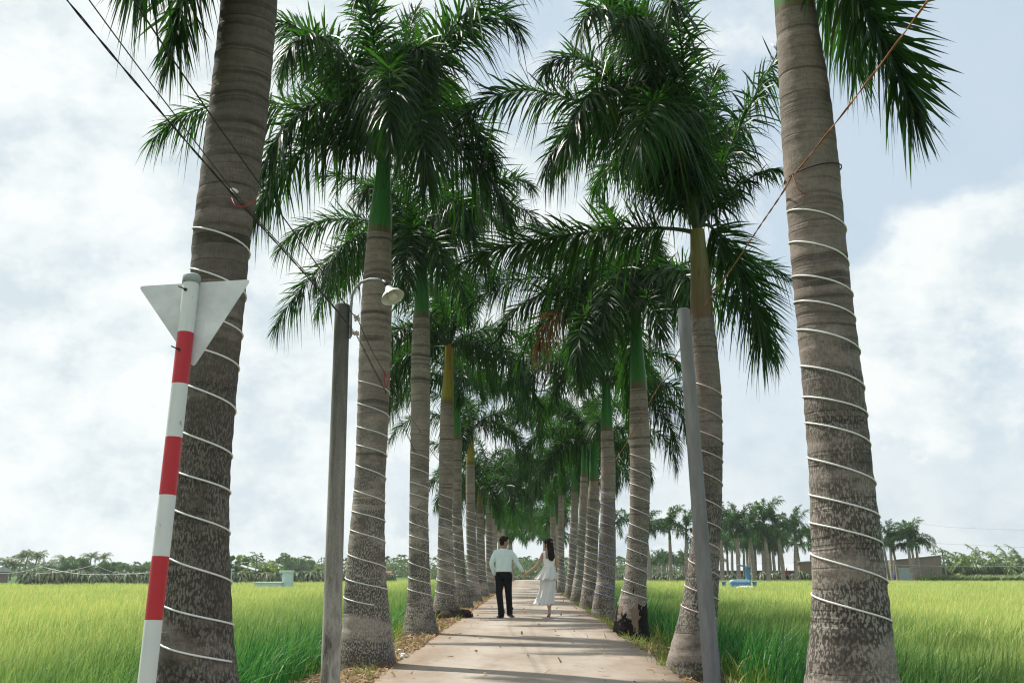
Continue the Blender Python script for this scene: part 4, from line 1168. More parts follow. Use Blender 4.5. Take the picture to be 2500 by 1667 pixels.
def limb(m, pts, rad, n=14, sub=6):
    """smooth tapered limb through joints with rounded ends"""
    c = cat(pts, sub)
    rr = []
    L = len(pts) - 1
    for i in range(len(c)):
        f = i / sub; a = min(int(f), L - 1); u = f - a
        r0, r1 = rad[a], rad[a + 1]
        if hasattr(r0, '__len__'): rr.append((r0[0] + (r1[0] - r0[0]) * u, r0[1] + (r1[1] - r0[1]) * u))
        else: rr.append(r0 + (r1 - r0) * u)
    m.tube(c, rr, n)
    for p, r in ((c[0], rr[0]), (c[-1], rr[-1])):
        if not hasattr(r, '__len__'): m.ball(p, r * 0.99)
    return m

def torso(m, rings, n=24):
    """rings: (x, y, z, rx, ry)"""
    vs = []
    for x, y, z, rx, ry in rings:
        for k in range(n):
            a = 2 * math.pi * k / n
            ca, sa = math.cos(a), math.sin(a)
            e = 0.8
            vs.append((x + rx * math.copysign(abs(ca) ** e, ca), y + ry * math.copysign(abs(sa) ** e, sa), z))
    fs = []
    for i in range(len(rings) - 1):
        for k in range(n):
            k2 = (k + 1) % n
            fs.append((i * n + k, i * n + k2, (i + 1) * n + k2, (i + 1) * n + k))
    fs.append(tuple(range(n))[::-1]); fs.append(tuple(range((len(rings) - 1) * n, len(rings) * n)))
    return m.add(vs, fs, 0, True)

def hand(m, wrist, d, palm_n, thumb_side, curl, s=1.0):
    """palm plus five fingers; d: finger direction, palm_n: way the palm faces, thumb_side: towards the thumb"""
    d = Vector(d).normalized(); pn = Vector(palm_n); pn = (pn - d * pn.dot(d)).normalized()
    ts = Vector(thumb_side); ts = (ts - d * ts.dot(d) - pn * ts.dot(pn)).normalized()
    rot = Matrix((ts, pn, d)).transposed()
    m.ball(wrist + d * 0.045 * s, (0.041 * s, 0.017 * s, 0.054 * s), rot=rot)
    m.tube([wrist - d * 0.03, wrist + d * 0.03 * s], [0.026 * s, 0.024 * s], 10)
    for off, ln, cl in ((0.031, 0.068, 0.9), (0.0105, 0.077, 1.0), (-0.0105, 0.072, 1.1), (-0.031, 0.056, 1.25)):
        p = wrist + d * 0.082 * s + ts * off * s
        a = 0.25 * curl * cl; pts = [p]
        dd = d
        for seg in (0.45, 0.32, 0.23):
            dd = (d * math.cos(a) + pn * math.sin(a)); pts.append(pts[-1] + dd * ln * seg * s); a += 0.6 * curl * cl
        m.tube(pts, [0.0088 * s, 0.0084 * s, 0.0078 * s, 0.0062 * s], 8)
        m.ball(pts[-1], 0.0062 * s, nu=8, nv=5)
    p = wrist + d * 0.022 * s + ts * 0.03 * s
    q1 = p + (d * 0.6 + ts * 0.65 + pn * 0.3).normalized() * 0.036 * s
    q2 = q1 + (d * 0.85 + ts * 0.1 + pn * (0.3 + 0.35 * curl)).normalized() * 0.03 * s
    m.tube([p, q1, q2], [0.013 * s, 0.0105 * s, 0.0085 * s], 8); m.ball(q2, 0.0085 * s, nu=8, nv=5)

def head(m, c, f, s=1.0, female=False):
    """head with a face: c centre of the skull, f facing direction"""
    f = Vector(f).normalized(); u = Vector((0, 0, 1)); u = (u - f * u.dot(f)).normalized(); r = f.cross(u)
    rot = Matrix((r, f, u)).transposed()
    W = lambda a, b, cc: c + (r * a + f * b + u * cc) * s
    m.ball(c + u * 0.03 * s - f * 0.008 * s, (0.073 * s, 0.092 * s, 0.085 * s), rot=rot, nu=20, nv=14)
    m.ball(W(0, 0.012, -0.03), (0.062 * s, 0.074 * s, 0.082 * s), rot=rot, nu=20, nv=14)
    m.ball(W(0, 0.045, -0.088), (0.03 * s, 0.03 * s, 0.024 * s), rot=rot)
    m.ball(W(0, 0.068, 0.02), (0.046 * s, 0.016 * s, 0.013 * s), rot=rot)
    m.tube([W(0, 0.076, 0.012), W(0, 0.092, -0.012), W(0, 0.101, -0.03), W(0, 0.08, -0.04)], [0.008 * s, 0.01 * s, 0.014 * s, 0.01 * s], 8)
    m.ball(W(0, 0.08, -0.06), (0.021 * s, 0.012 * s, 0.009 * s), rot=rot)
    for k in (-1, 1):
        m.ball(W(0.04 * k, 0.052, -0.022), (0.022 * s, 0.022 * s, 0.02 * s), rot=rot)
        m.ball(W(0.071 * k, -0.006, -0.012), (0.01 * s, 0.018 * s, 0.03 * s), rot=rot)
    return W, rot

KM = 109.0
def man():
    Y = 22.35
    ox = (1231 - 1291) / KM + 0.0
    root = empty('person', (ox, Y, 0.012))
    tag(root, 'person seen from behind in mint shirt and black trousers, holding hands while walking', 'person')
    V = lambda x, y, z: Vector((x, y, z))
    sl, sr = V(-0.182, 0, 1.385), V(0.172, 0.0, 1.38)
    el, er = V(-0.262, -0.03, 1.135), V(0.295, 0.03, 1.165)
    wl, wr = V(-0.197, 0.06, 0.895), V(0.425, 0.05, 0.965)
    hl, hr = V(-0.085, 0, 0.92), V(0.085, 0, 0.92)
    kl, kr = V(-0.095, 0.04, 0.51), V(0.105, 0.1, 0.52)
    al, ar = V(-0.045, -0.06, 0.1), V(0.13, 0.22, 0.12)
    hc = V(0.012, 0.02, 1.605)
    m = MB()
    torso(m, [(0, 0, 0.86, 0.15, 0.1), (0, 0, 0.95, 0.155, 0.105), (0, 0, 1.05, 0.145, 0.095), (0, 0.0, 1.2, 0.16, 0.1), (0, 0, 1.34, 0.165, 0.095), (0, 0, 1.42, 0.13, 0.075), (0, 0.005, 1.46, 0.07, 0.06)])
    limb(m, [V(0, 0, 1.43), V(0, 0.01, 1.5), V(0.008, 0.015, 1.57)], [0.062, 0.055, 0.056])
    W, rot = head(m, hc, (0.93, 0.36, -0.03), 1.0)
    limb(m, [sl + V(.03, 0, -.02), el, wl], [0.042, 0.036, 0.026]); limb(m, [sr + V(-.03, 0, -.02), er, wr], [0.042, 0.036, 0.026])
    limb(m, [hl, kl, al], [0.085, 0.056, 0.036]); limb(m, [hr, kr, ar], [0.085, 0.056, 0.036])
    for a, fd in ((al, V(-0.35, 0.9, -0.1)), (ar, V(0.35, 0.8, -0.45))):
        limb(m, [a, a + V(0, -0.02, -0.06), a + fd.normalized() * 0.13 + V(0, 0, -0.075)], [0.036, 0.036, 0.026])
    hand(m, wl, (0.05, 0.1, -1), (1, 0, 0), (0, 1, 0), 0.5)
    hand(m, wr, (0.42, 0.05, -0.9), (0.8, -0.4, 0.4), (0, 1, 0), 0.9)
    organic('body', m, 0.0075, M['skin_man'], root, 3)
    # hair: short cap
    h = MB()
    f = Vector((0.93, 0.36, 0)).normalized(); u = Vector((0, 0, 1)); r = f.cross(u)
    ro = Matrix((r, f, u)).transposed()
    h.ball(hc + u * 0.048 - f * 0.018, (0.084, 0.098, 0.084), rot=ro, nu=20, nv=14)
    h.ball(hc - f * 0.045 + u * 0.0, (0.074, 0.062, 0.085), rot=ro, nu=18, nv=12)
    h.ball(hc + u * 0.095 + f * 0.05, (0.055, 0.05, 0.035), rot=ro)
    rng = np.random.default_rng(5)
    for _ in range(60):
        a = Vector(rng.normal(0, 1, 3)); a.z = abs(a.z); a.normalize()
        h.ball(hc + u * 0.05 - f * 0.018 + a * 0.078, 0.016, nu=7, nv=5)
    organic('hair', h, 0.008, M['hair'], root, 2)
    e = MB()
    for k in (-1, 1):
        e.ball(W(0.031 * k, 0.073, 0.004), (0.013, 0.006, 0.006), 0, nu=8, nv=6, rot=rot)
        e.box(W(0.033 * k, 0.082, 0.026), (0.032, 0.006, 0.006), 0, rot)
    e.build('eyes', M['eye'], root)
    # shirt
    s = MB()
    torso(s, [(0, 0, 0.955, 0.168, 0.118), (0, 0, 1.0, 0.178, 0.125), (0, 0, 1.07, 0.172, 0.118), (0, 0, 1.2, 0.18, 0.118), (0, 0, 1.33, 0.188, 0.112), (0, 0, 1.41, 0.158, 0.092), (0, 0.005, 1.462, 0.085, 0.07)])
    limb(s, [sl + V(0.02, 0, -0.004), sl.lerp(el, .5) + V(-.008, 0, 0), el, wl.lerp(el, .45), wl + V(0, 0, 0.02)], [0.068, 0.06, 0.052, 0.048, 0.038])
    limb(s, [sr + V(-0.02, 0, -0.004), sr.lerp(er, .5) + V(.008, 0, 0), er, wr.lerp(er, .45), wr + V(-.01, 0, 0.02)], [0.068, 0.06, 0.052, 0.048, 0.038])
    s.lathe([(0.068, 1.445), (0.07, 1.47), (0.066, 1.5), (0.05, 1.5)], 18, c=(0.002, 0.01, 0))
    rng = np.random.default_rng(8)      # loose folds at waist and elbows
    for k in range(22):
        a = rng.uniform(0, 6.283); z = rng.uniform(0.98, 1.1)
        p = V(0.168 * math.cos(a), 0.112 * math.sin(a), z)
        s.tube([p, p + V(rng.normal(0, .02), rng.normal(0, .02), rng.uniform(0.05, 0.13))], [0.014, 0.006], 6)
    for k in range(8):
        for (a, b_) in ((sl, el), (sr, er), (el, wl), (er, wr)):
            p = a.lerp(b_, rng.uniform(0.3, 0.95)); q = Vector(rng.normal(0, 1, 3)).normalized()
            s.ball(p + q * 0.038, (0.03, 0.03, 0.014), nu=8, nv=6)
    s.tube([V(0, -0.104, 1.0), V(0, -0.108, 1.2), V(0, -0.094, 1.4)], 0.012, 6)   # back pleat
    organic('shirt', s, 0.01, M['shirt'], root, 3)
    t = MB()
    torso(t, [(0, 0, 0.81, 0.165, 0.125), (0, 0, 0.9, 0.175, 0.13), (0, 0, 0.965, 0.166, 0.118), (0, 0, 0.985, 0.163, 0.115)])
    limb(t, [hl + V(-.005, 0, -.06), hl.lerp(kl, .5), kl, kl.lerp(al, .55), al + V(0, 0, -.035)], [0.098, 0.09, 0.076, 0.069, 0.068])
    limb(t, [hr + V(.005, 0, -.06), hr.lerp(kr, .5), kr, kr.lerp(ar, .55), ar + V(0, 0, -.03)], [0.098, 0.09, 0.076, 0.069, 0.068])
    t.ball(V(0.165, -0.0, 0.88), (0.022, 0.05, 0.07))
    rng = np.random.default_rng(9)
    for a in (al, ar):
        for k in range(7):
            an = rng.uniform(0, 6.28); t.ball(a + V(0.055 * math.cos(an), 0.055 * math.sin(an), rng.uniform(-0.03, 0.08)), (0.03, 0.03, 0.013), nu=8, nv=6)
    organic('trousers', t, 0.011, M['trousers'], root, 3)
    b = MB(); torso(b, [(0, 0, 0.962, 0.172, 0.121), (0, 0, 0.992, 0.171, 0.12)]); b.build('belt', M['shoe'], root)
    for a, fd in ((al, V(-0.45, 0.85, 0.0)), (ar, V(0.5, 0.75, -0.3))):
        k = MB(); fd = fd.normalized()
        base = a + V(0, 0, -0.062)
        ro = Vector((0, 1, 0)).rotation_difference(fd).to_matrix()
        k.ball(base + fd * 0.0, (0.042, 0.052, 0.038), rot=ro)
        k.ball(base + fd * 0.075 + V(0, 0, -0.006), (0.044, 0.09, 0.03), rot=ro)
        k.ball(base + fd * 0.14 + V(0, 0, -0.012), (0.04, 0.06, 0.022), rot=ro)
        k.box(base + fd * 0.065 + V(0, 0, -0.03), (0.076, 0.25, 0.014), 0, ro)
        organic('shoe', k, 0.007, M['shoe'], root, 2)
man()

def woman():
    Y = 22.2
    ox = (1338 - 1291) / KM
    root = empty('person', (ox, Y, 0.012))
    tag(root, 'person with long black hair in a tiered white dress, seen from behind', 'person')
    V = lambda x, y, z: Vector((x, y, z))
    sl, sr = V(-0.118, 0, 1.345), V(0.15, 0, 1.335)
    el, er = V(-0.255, 0.02, 1.105), V(0.195, 0.06, 1.1)
    wl, wr = V(-0.46, 0.1, 0.955), V(0.13, 0.24, 1.06)
    hl, hr = V(-0.06, 0, 0.9), V(0.075, 0, 0.9)
    kl, kr = V(-0.03, 0.16, 0.5), V(0.03, -0.02, 0.48)
    al, ar = V(0.02, 0.28, 0.13), V(0.005, -0.07, 0.14)
    hc = V(-0.005, 0.01, 1.565)
    f = Vector((-0.86, 0.5, -0.03)).normalized()
    m = MB()
    torso(m, [(0.005, 0, 0.86, 0.145, 0.105), (0.005, 0, 0.95, 0.13, 0.1), (0.01, 0, 1.06, 0.098, 0.078), (0.012, 0, 1.15, 0.108, 0.08), (0.013, 0, 1.27, 0.13, 0.085), (0.014, 0, 1.35, 0.115, 0.065), (0.01, 0.0, 1.39, 0.06, 0.05)])
    limb(m, [V(0.008, 0, 1.36), V(0.005, 0.005, 1.44), V(0, 0.01, 1.52)], [0.05, 0.043, 0.046])
    W, rot = head(m, hc, f, 0.95, True)
    limb(m, [sl, el, wl], [0.041, 0.033, 0.022]); limb(m, [sr, er, wr], [0.041, 0.034, 0.022])
    limb(m, [hl, kl, kl.lerp(al, .35), al], [0.08, 0.05, 0.05, 0.028]); limb(m, [hr, kr, kr.lerp(ar, .35), ar], [0.08, 0.05, 0.05, 0.028])
    for a, fd in ((al, V(-0.1, 0.7, -0.75)), (ar, V(-0.1, 0.75, -0.7))):
        limb(m, [a, a + V(0, -0.025, -0.03), a + fd.normalized() * 0.12 + V(0, 0, -.005), a + fd.normalized() * 0.12 + V(-.01, 0.05, -0.02)], [0.029, 0.028, 0.026, 0.017])
    hand(m, wl, (-0.75, 0.05, -0.6), (-0.2, -0.8, -0.5), (0, 1, 0.4), 0.9, 0.9)
    hand(m, wr, (-0.6, 0.7, 0.1), (-0.6, -0.4, 0), (0, 0, 1), 0.8, 0.9)
    organic('body', m, 0.007, M['skin_woman'], root, 3)
    e = MB()
    for k in (-1, 1):
        e.ball(W(0.031 * k, 0.073, 0.004), (0.013, 0.006, 0.006), 0, nu=8, nv=6, rot=rot)
        e.box(W(0.033 * k, 0.081, 0.024), (0.028, 0.005, 0.004), 0, rot)
    e.build('eyes', M['eye'], root)
    MB().ball(W(0, 0.089, -0.06), (0.017, 0.005, 0.007), 0, nu=8, nv=6, rot=rot).build('lips', M['lip'], root)
    # hair: crown, half up, long fall down the back
    h = MB(); u = V(0, 0, 1); r = f.cross(u); ro = Matrix((r, f, u)).transposed()
    h.ball(hc + u * 0.045 - f * 0.02, (0.083, 0.096, 0.082), rot=ro, nu=20, nv=14)
    h.ball(hc - f * 0.05 + u * 0.02, (0.078, 0.06, 0.09), rot=ro, nu=18, nv=12)
    h.ball(hc + u * 0.085 + f * 0.055, (0.055, 0.035, 0.026), rot=ro)
    rng = np.random.default_rng(3)
    for k in range(34):
        q = rng.uniform(-1, 1)
        x0 = 0.055 + 0.06 * q
        p0 = hc + V(0.035 + 0.055 * q, -0.05 - 0.02 * (1 - q * q), 0.03 + rng.normal(0, .015))
        wav = rng.normal(0, 0.006)
        pts = [p0, V(x0 - 0.01, -0.095, 1.46), V(x0 + wav, -0.115, 1.36), V(x0 + 0.008 + wav, -0.118, 1.27), V(x0 * 0.85 + 0.012 - wav, -0.112, 1.19 + 0.05 * abs(q) + rng.normal(0, .012))]
        h.tube(cat(pts, 4), [0.02] + [0.019] * 8 + [0.017] * 4 + [0.012, 0.01, 0.008, 0.006], 7)
    for k in (-1, 1):
        h.tube(cat([hc + r * 0.07 * k + f * 0.05 + u * 0.06, hc + r * 0.078 * k + f * 0.03, hc + r * 0.072 * k + f * 0.025 - u * 0.09], 4), 0.011, 7)
    organic('hair', h, 0.0075, M['hair'], root, 2)
    MB().tube(cat([hc - f * 0.1 + r * 0.06 + u * 0.045, hc - f * 0.118 + u * 0.03, hc - f * 0.1 - r * 0.06 + u * 0.045], 5), 0.006, 6).build('hair_clip', M['porcelain'], root)
    # bodice with straps and a V back
    s = MB()
    torso(s, [(0.01, 0, 1.04, 0.112, 0.094), (0.012, 0, 1.1, 0.113, 0.092), (0.013, 0, 1.19, 0.126, 0.096), (0.014, 0, 1.245, 0.136, 0.098)])
    for k, sx in ((-1, -0.085), (1, 0.115)):
        s.tube(cat([V(0.014 + k * 0.1, -0.075, 1.22), V(sx + k * 0.0, -0.08, 1.3), V(sx * 1.0, -0.03, 1.392), V(sx, 0.03, 1.385), V(sx, 0.09, 1.25)], 5), [(0.03, 0.014)] * 21, 10)
    organic('bodice', s, 0.008, M['dress'], root, 3)
    def skirt(name, rings, nf, amp, ph, mat):
        """rings: x, y, z, rx, ry, fold strength"""
        n = 160; rs = []
        dense = []
        for i in range(len(rings) - 1):
            for k in range(8):
                u_ = k / 8; dense.append([a + (b - a) * u_ for a, b in zip(rings[i], rings[i + 1])])
        dense.append(list(rings[-1]))
        a = np.linspace(0, 2 * np.pi, n, endpoint=False)
        rows = []
        for x, y, z, rx, ry, fo in dense:
            w = 1 + fo * amp * (np.sin(nf * a + ph + 1.2 * np.sin(2 * a)) + 0.5 * np.sin(nf * 1.7 * a + 2 * ph))
            zz = z + fo * 0.012 * np.sin(nf * a + 1.0)
            rows.append(np.stack([x + rx * w * np.cos(a), y + ry * w * np.sin(a), zz], -1))
        A = np.stack(rows); ny = len(rows)
        i0 = np.arange(ny * n).reshape(ny, n)
        q = np.stack([i0[:-1], np.roll(i0[:-1], -1, 1), np.roll(i0[1:], -1, 1), i0[1:]], -1).reshape(-1, 4)
        o = link(name, mesh_np(name, A.reshape(-1, 3), q, [mat], smooth=True), root)
        sd = o.modifiers.new('thick', 'SOLIDIFY'); sd.thickness = 0.003
        return o
    skirt('skirt', [(0.01, 0, 1.075, 0.108, 0.094, 0.2), (0.005, 0, 0.96, 0.138, 0.122, 0.5), (-0.005, 0, 0.83, 0.158, 0.145, 0.7), (-0.03, 0, 0.62, 0.164, 0.175, 0.85), (-0.065, 0, 0.44, 0.176, 0.2, 1.0), (-0.118, 0, 0.28, 0.212, 0.225, 1.2)], 9, 0.055, 0.4, M['skirt'])
    skirt('peplum', [(0.01, 0, 1.085, 0.116, 0.098, 0.3), (-0.005, -0.01, 1.0, 0.15, 0.135, 0.7), (-0.03, -0.015, 0.9, 0.195, 0.175, 1.0), (-0.06, -0.02, 0.805, 0.232, 0.2, 1.3)], 8, 0.07, 1.9, M['skirt'])
    MB().tube(cat([V(0.01 + 0.118 * math.cos(a), 0.1 * math.sin(a), 1.082) for a in np.linspace(0, 6.283, 13)], 3), [(0.012, 0.008)] * 37, 8).build('waistband', M['dress'], root)
    for a, fd in ((al, V(-0.1, 0.7, -0.75)), (ar, V(-0.1, 0.75, -0.7))):
        k = MB(); fd = fd.normalized(); toe = a + fd * 0.12 + V(-.008, 0.03, -0.03)
        heel = a + V(0, -0.04, -0.06)
        k.tube([heel, a.lerp(toe, .55) + V(0, 0, -.03), toe, toe + V(0, 0.045, 0.004)], [(0.024, 0.006), (0.028, 0.006), (0.036, 0.006), (0.02, 0.006)], 10)
        k.tube([heel, heel + V(0, 0.008, -0.07 if a is ar else -0.05)], [0.012, 0.006], 8)
        k.tube(cat([a + V(0.03 * math.cos(q), 0.032 * math.sin(q) - .01, 0.0) for q in np.linspace(0, 6.283, 9)], 3), 0.0045, 6)
        k.tube(cat([toe + V(-0.036, 0, 0), toe + V(-.01, 0, 0.034), toe + V(0.02, 0, 0.03), toe + V(0.036, 0, 0)], 3), (0.004), 6)
        k.build('sandal', M['sandal'], root)
woman()

# ------------------------------------------------------------------ things in and across the paddy
def tomb_teal():
    Y = 66
    p = P(702, 1423, Y); root = empty('tomb', (p.x, Y, -0.36))
    tag(root, 'pale teal tomb with a tall capped pillar at the end of its low slab', 'tomb')
    k = (Y) / F
    b = MB(); b.box((0, 0, 0.64), (0.62, 0.5, 1.24)); b.build('pillar', M['tomb_teal'], root)
    b = MB(); b.box((-0.08, 0, 1.31), (0.86, 0.66, 0.09)); b.box((-0.08, 0, 1.375), (0.78, 0.58, 0.05)); b.build('cap', M['tomb_teal'], root)
    b = MB(); b.box((-1.15, -0.1, 0.3), (1.7, 0.9, 0.6)); b.box((-1.15, -0.1, 0.62), (1.8, 1.0, 0.06)); b.build('slab', M['tomb_teal'], root)
tomb_teal()
def tomb_teal2():
    p = P(557, 1420, 70); root = empty('tomb', (p.x, 70, -0.36))
    tag(root, 'narrow teal pedestal peeping out beside the dark trunk of the road-sign palm', 'tomb')
    MB().box((0, 0, 0.7), (0.36, 0.36, 1.4)).build('pillar', M['tomb_teal'], root)
    b = MB(); b.box((0.03, 0, 1.46), (0.56, 0.5, 0.12)); b.box((0.03, 0, 0.72), (0.46, 0.42, 0.1)); b.build('cap', M['tomb_teal'], root)
tomb_teal2()
def tomb_blue():
    Y = 66; p = P(1806, 1420, Y); root = empty('tomb', (p.x, Y, -0.36))
    tag(root, 'bright blue tomb with a rounded pale lid and a slanted roof on its pillar', 'tomb')
    root.scale = (0.84, 0.84, 0.9)
    b = MB(); b.box((0, 0, 0.36), (1.38, 0.7, 0.74)); b.build('side_wall', M['tomb_blue'], root)
    prof = [(-0.72, 0.0), (-0.7, 0.1), (-0.5, 0.17), (0.6, 0.19), (0.7, 0.12), (0.72, 0.0)]
    vs = [(x, y, 0.735 + z) for y in (-0.38, 0.38) for x, z in prof]; n = len(prof)
    b = MB(); b.add(vs, [tuple(range(n)), tuple(range(n, 2 * n))[::-1]] + [(i, i + n, (i + 1) % n + n, (i + 1) % n) for i in range(n)]); b.build('lid', M['tomb_pale'], root)
    b = MB(); b.add([(0.45 + dx, dy, z) for z, w in ((0.1, 0.16), (1.72, 0.14)) for dx, dy in ((0.2 - w, -w), (0.2 + w, -w), (0.2 + w, w), (0.2 - w, w))], [(0, 1, 5, 4), (1, 2, 6, 5), (2, 3, 7, 6), (3, 0, 4, 7), (4, 5, 6, 7), (3, 2, 1, 0)]); b.build('pillar', M['tomb_blue'], root)
    b = MB(); b.box((0.4, 0, 1.83), (1.0, 0.55, 0.08), 0, Matrix.Rotation(R(13), 3, 'Y')); b.build('roof', M['tomb_blue'], root)
    b = MB(); b.lathe([(0.001, 0.5), (0.3, 0.49), (0.6, 0.43), (0.8, 0.33), (0.84, 0.1)], 28, c=(0.25, -0.75, 0)); b.build('base', M['white'], root)
    for i, (px, l) in enumerate(((1767, 'small blue block in the rice on the near-road side of the blue tomb'), (1842, 'small dark blue block in the rice just past the blue tomb'))):
        q = P(px, 1420, 66); b = MB(); b.box((0, 0, 0.31), (0.2, 0.2, 0.62)); b.box((0, 0, 0.65), (0.28, 0.26, 0.07))
        tag(b.build('marker_block', M['tomb_blue'], None, (q.x, 66, -0.36)), l, 'marker')
tomb_blue()

def prism_roof(b, w, d, z0, z1, over=0.3, m=0):
    vs = [(-w / 2 - over, -d / 2 - over, z0), (w / 2 + over, -d / 2 - over, z0), (w / 2 + over, d / 2 + over, z0), (-w / 2 - over, d / 2 + over, z0), (-w / 2 - over, 0, z1), (w / 2 + over, 0, z1)]
    vs2 = [(x, y, z - 0.08) for x, y, z in vs]
    b.add(vs + vs2, [(0, 1, 5, 4), (2, 3, 4, 5), (1, 2, 5), (3, 0, 4), (6, 10, 11, 7), (8, 11, 10, 9), (0, 6, 7, 1), (1, 7, 8, 2), (2, 8, 9, 3), (3, 9, 6, 0)], m)
def house(name, px, Y, w, d, h, rise, wall, roof, label, catg, openings=(), rz=0):
    p = P(px, 1405, Y); root = empty(name, (p.x, Y, -0.36), rz); tag(root, label, catg)
    MB().box((0, 0, h / 2), (w, d, h)).build('wall', wall, root)
    b = MB(); prism_roof(b, w, d, h + 0.09, h + rise); b.build('roof', roof, root)
    for x, z, ww, hh, nm in openings:
        MB().box((x, -d / 2 - 0.01, z), (ww, 0.06, hh)).build(nm, M['shade_dark'], root)  # thin dark panel on a solid wall, shade of the opening painted in
house('house', -48, 120, 4.6, 4, 1.25, 0.7, M['brick'], M['tin'], 'small house with a pale roof and brownish wall at the edge of the picture', 'house', [(1.2, 0.75, 0.7, 0.8, 'window')])
house('shed', 944, 150, 1.0, 2, 0.9, 0.45, M['brick'], M['roof_red'], 'tiny orange-roofed hut at the far grove between two wound trunks', 'hut', [(0.0, 0.5, 0.35, 0.7, 'door')])
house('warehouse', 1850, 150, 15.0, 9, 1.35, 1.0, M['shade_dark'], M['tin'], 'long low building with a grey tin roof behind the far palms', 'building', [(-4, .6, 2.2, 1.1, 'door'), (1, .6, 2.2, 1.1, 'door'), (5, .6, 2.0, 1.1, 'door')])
def plank_shed():
    Y = 110; p = P(1972, 1405, Y); root = empty('shed', (p.x, Y, -0.36)); tag(root, 'brown plank shed with a flat pale roof beside the thick speckled trunk', 'shed')
    b = MB()
    for i in range(11): b.box((-0.95 + i * 0.19, 0, 1.15), (0.175, 1.6 + 0.02 * (i % 2), 2.3))
    b.build('wall', M['plank'], root)
    MB().box((0, 0, 2.36), (2.5, 2.1, 0.09), 0, Matrix.Rotation(R(-4), 3, 'Y')).build('roof', M['tin'], root)
plank_shed()
def brick_block():
    Y = 112; x0 = P(2168, 1405, Y).x; x1 = P(2283, 1405, Y).x; w = x1 - x0; root = empty('building', ((x0 + x1) / 2, Y, -0.36)); tag(root, 'windowless brown building with a slanting pale roof edge behind the palm clump', 'building')
    b = MB(); h0, h1 = 2.45, 2.95
    b.add([(-w / 2, y, z) for y in (-2, 2) for z in (0, h0)] + [(w / 2, y, z) for y in (-2, 2) for z in (0, h1)], [(0, 4, 5, 1), (4, 6, 7, 5), (6, 2, 3, 7), (2, 0, 1, 3), (1, 5, 7, 3)]); b.build('wall', M['brick'], root)
    MB().box((0, 0, (h0 + h1) / 2 + 0.05), (w * 1.02, 4.3, 0.08), 0, Matrix.Rotation(-math.atan2(h1 - h0, w), 3, 'Y')).build('roof', M['tin'], root)
    MB().box((-w / 2 + 1.1, -2.02, 0.85), (1.7, 0.08, 1.7)).build('lean_to_panel', M['cap'], root)
    q = P(2187, 1405, 106)
    b = MB(); b.lathe([(0.001, 0.0), (0.3, 0.0), (0.31, 0.3), (0.33, 0.32), (0.31, 0.36), (0.31, 0.7), (0.33, 0.73), (0.31, 0.78), (0.3, 1.08), (0.27, 1.1), (0.001, 1.1)], 20)
    tag(b.build('barrel', M['blue_plastic'], None, (q.x, 106, -0.36)), 'dark blue plastic barrel standing before the brown building', 'barrel')
brick_block()
def tarp():
    p = P(1880, 1405, 112); m = MB()
    m.ball((0, 0, 0.45), (0.95, 0.7, 0.62), 0, 18, 10); m.ball((0.5, 0, 0.3), (0.8, 0.6, 0.5), 0, 16, 10)
    o = organic('covered_heap', m, 0.06, M['tomb_teal'], None, 6); o.location = (p.x, 112, -0.36)
    tag(o, 'light teal covered heap among the far palm trunks', 'heap')
tarp()
def far_person():
    p = P(1921, 1405, 104); root = empty('person', (p.x, 104, -0.36)); tag(root, 'person in a red top and white hat standing among the far palms', 'person')
    V = lambda x, y, z: Vector((x, y, z))
    m = MB(); torso(m, [(0, 0, 0.86, 0.14, 0.1), (0, 0, 1.1, 0.14, 0.09), (0, 0, 1.32, 0.16, 0.09), (0, 0, 1.42, 0.08, 0.06)]); limb(m, [V(0, 0, 1.4), V(0, 0, 1.52)], [0.05, 0.05]); head(m, V(0, 0, 1.58), (-0.6, -0.8, 0))
    for k in (-1, 1):
        limb(m, [V(.17 * k, 0, 1.36), V(.23 * k, -.02, 1.1), V(.2 * k, -.12, .88)], [.045, .04, .028]); limb(m, [V(.08 * k, 0, .9), V(.09 * k, -.02, .5), V(.09 * k, 0, .08)], [.085, .06, .04]); hand(m, V(.2 * k, -.12, .88), (0, -.1, -1), (-k, 0, 0), (0, -1, 0), .5)
    organic('body', m, 0.012, M['skin_man'], root, 2)
    s = MB(); torso(s, [(0, 0, 0.85, 0.165, 0.12), (0, 0, 1.1, 0.16, 0.11), (0, 0, 1.34, 0.18, 0.11), (0, 0, 1.43, 0.09, 0.07)])
    for k in (-1, 1): limb(s, [V(.16 * k, 0, 1.36), V(.22 * k, -.02, 1.12)], [.065, .055])
    organic('shirt', s, 0.015, simple('red_shirt', (0.33, 0.06, 0.06)), root, 2)
    t = MB(); torso(t, [(0, 0, 0.78, 0.16, 0.12), (0, 0, 0.9, 0.16, 0.12)])
    for k in (-1, 1): limb(t, [V(.08 * k, 0, .84), V(.09 * k, -.02, .5), V(.09 * k, 0, .1)], [.1, .075, .06])
    organic('trousers', t, 0.015, M['trousers'], root, 2)
    MB().lathe([(0.19, 1.63), (0.1, 1.66), (0.095, 1.74), (0.05, 1.76), (0.001, 1.765)], 18).build('hat', M['white'], root)
far_person()

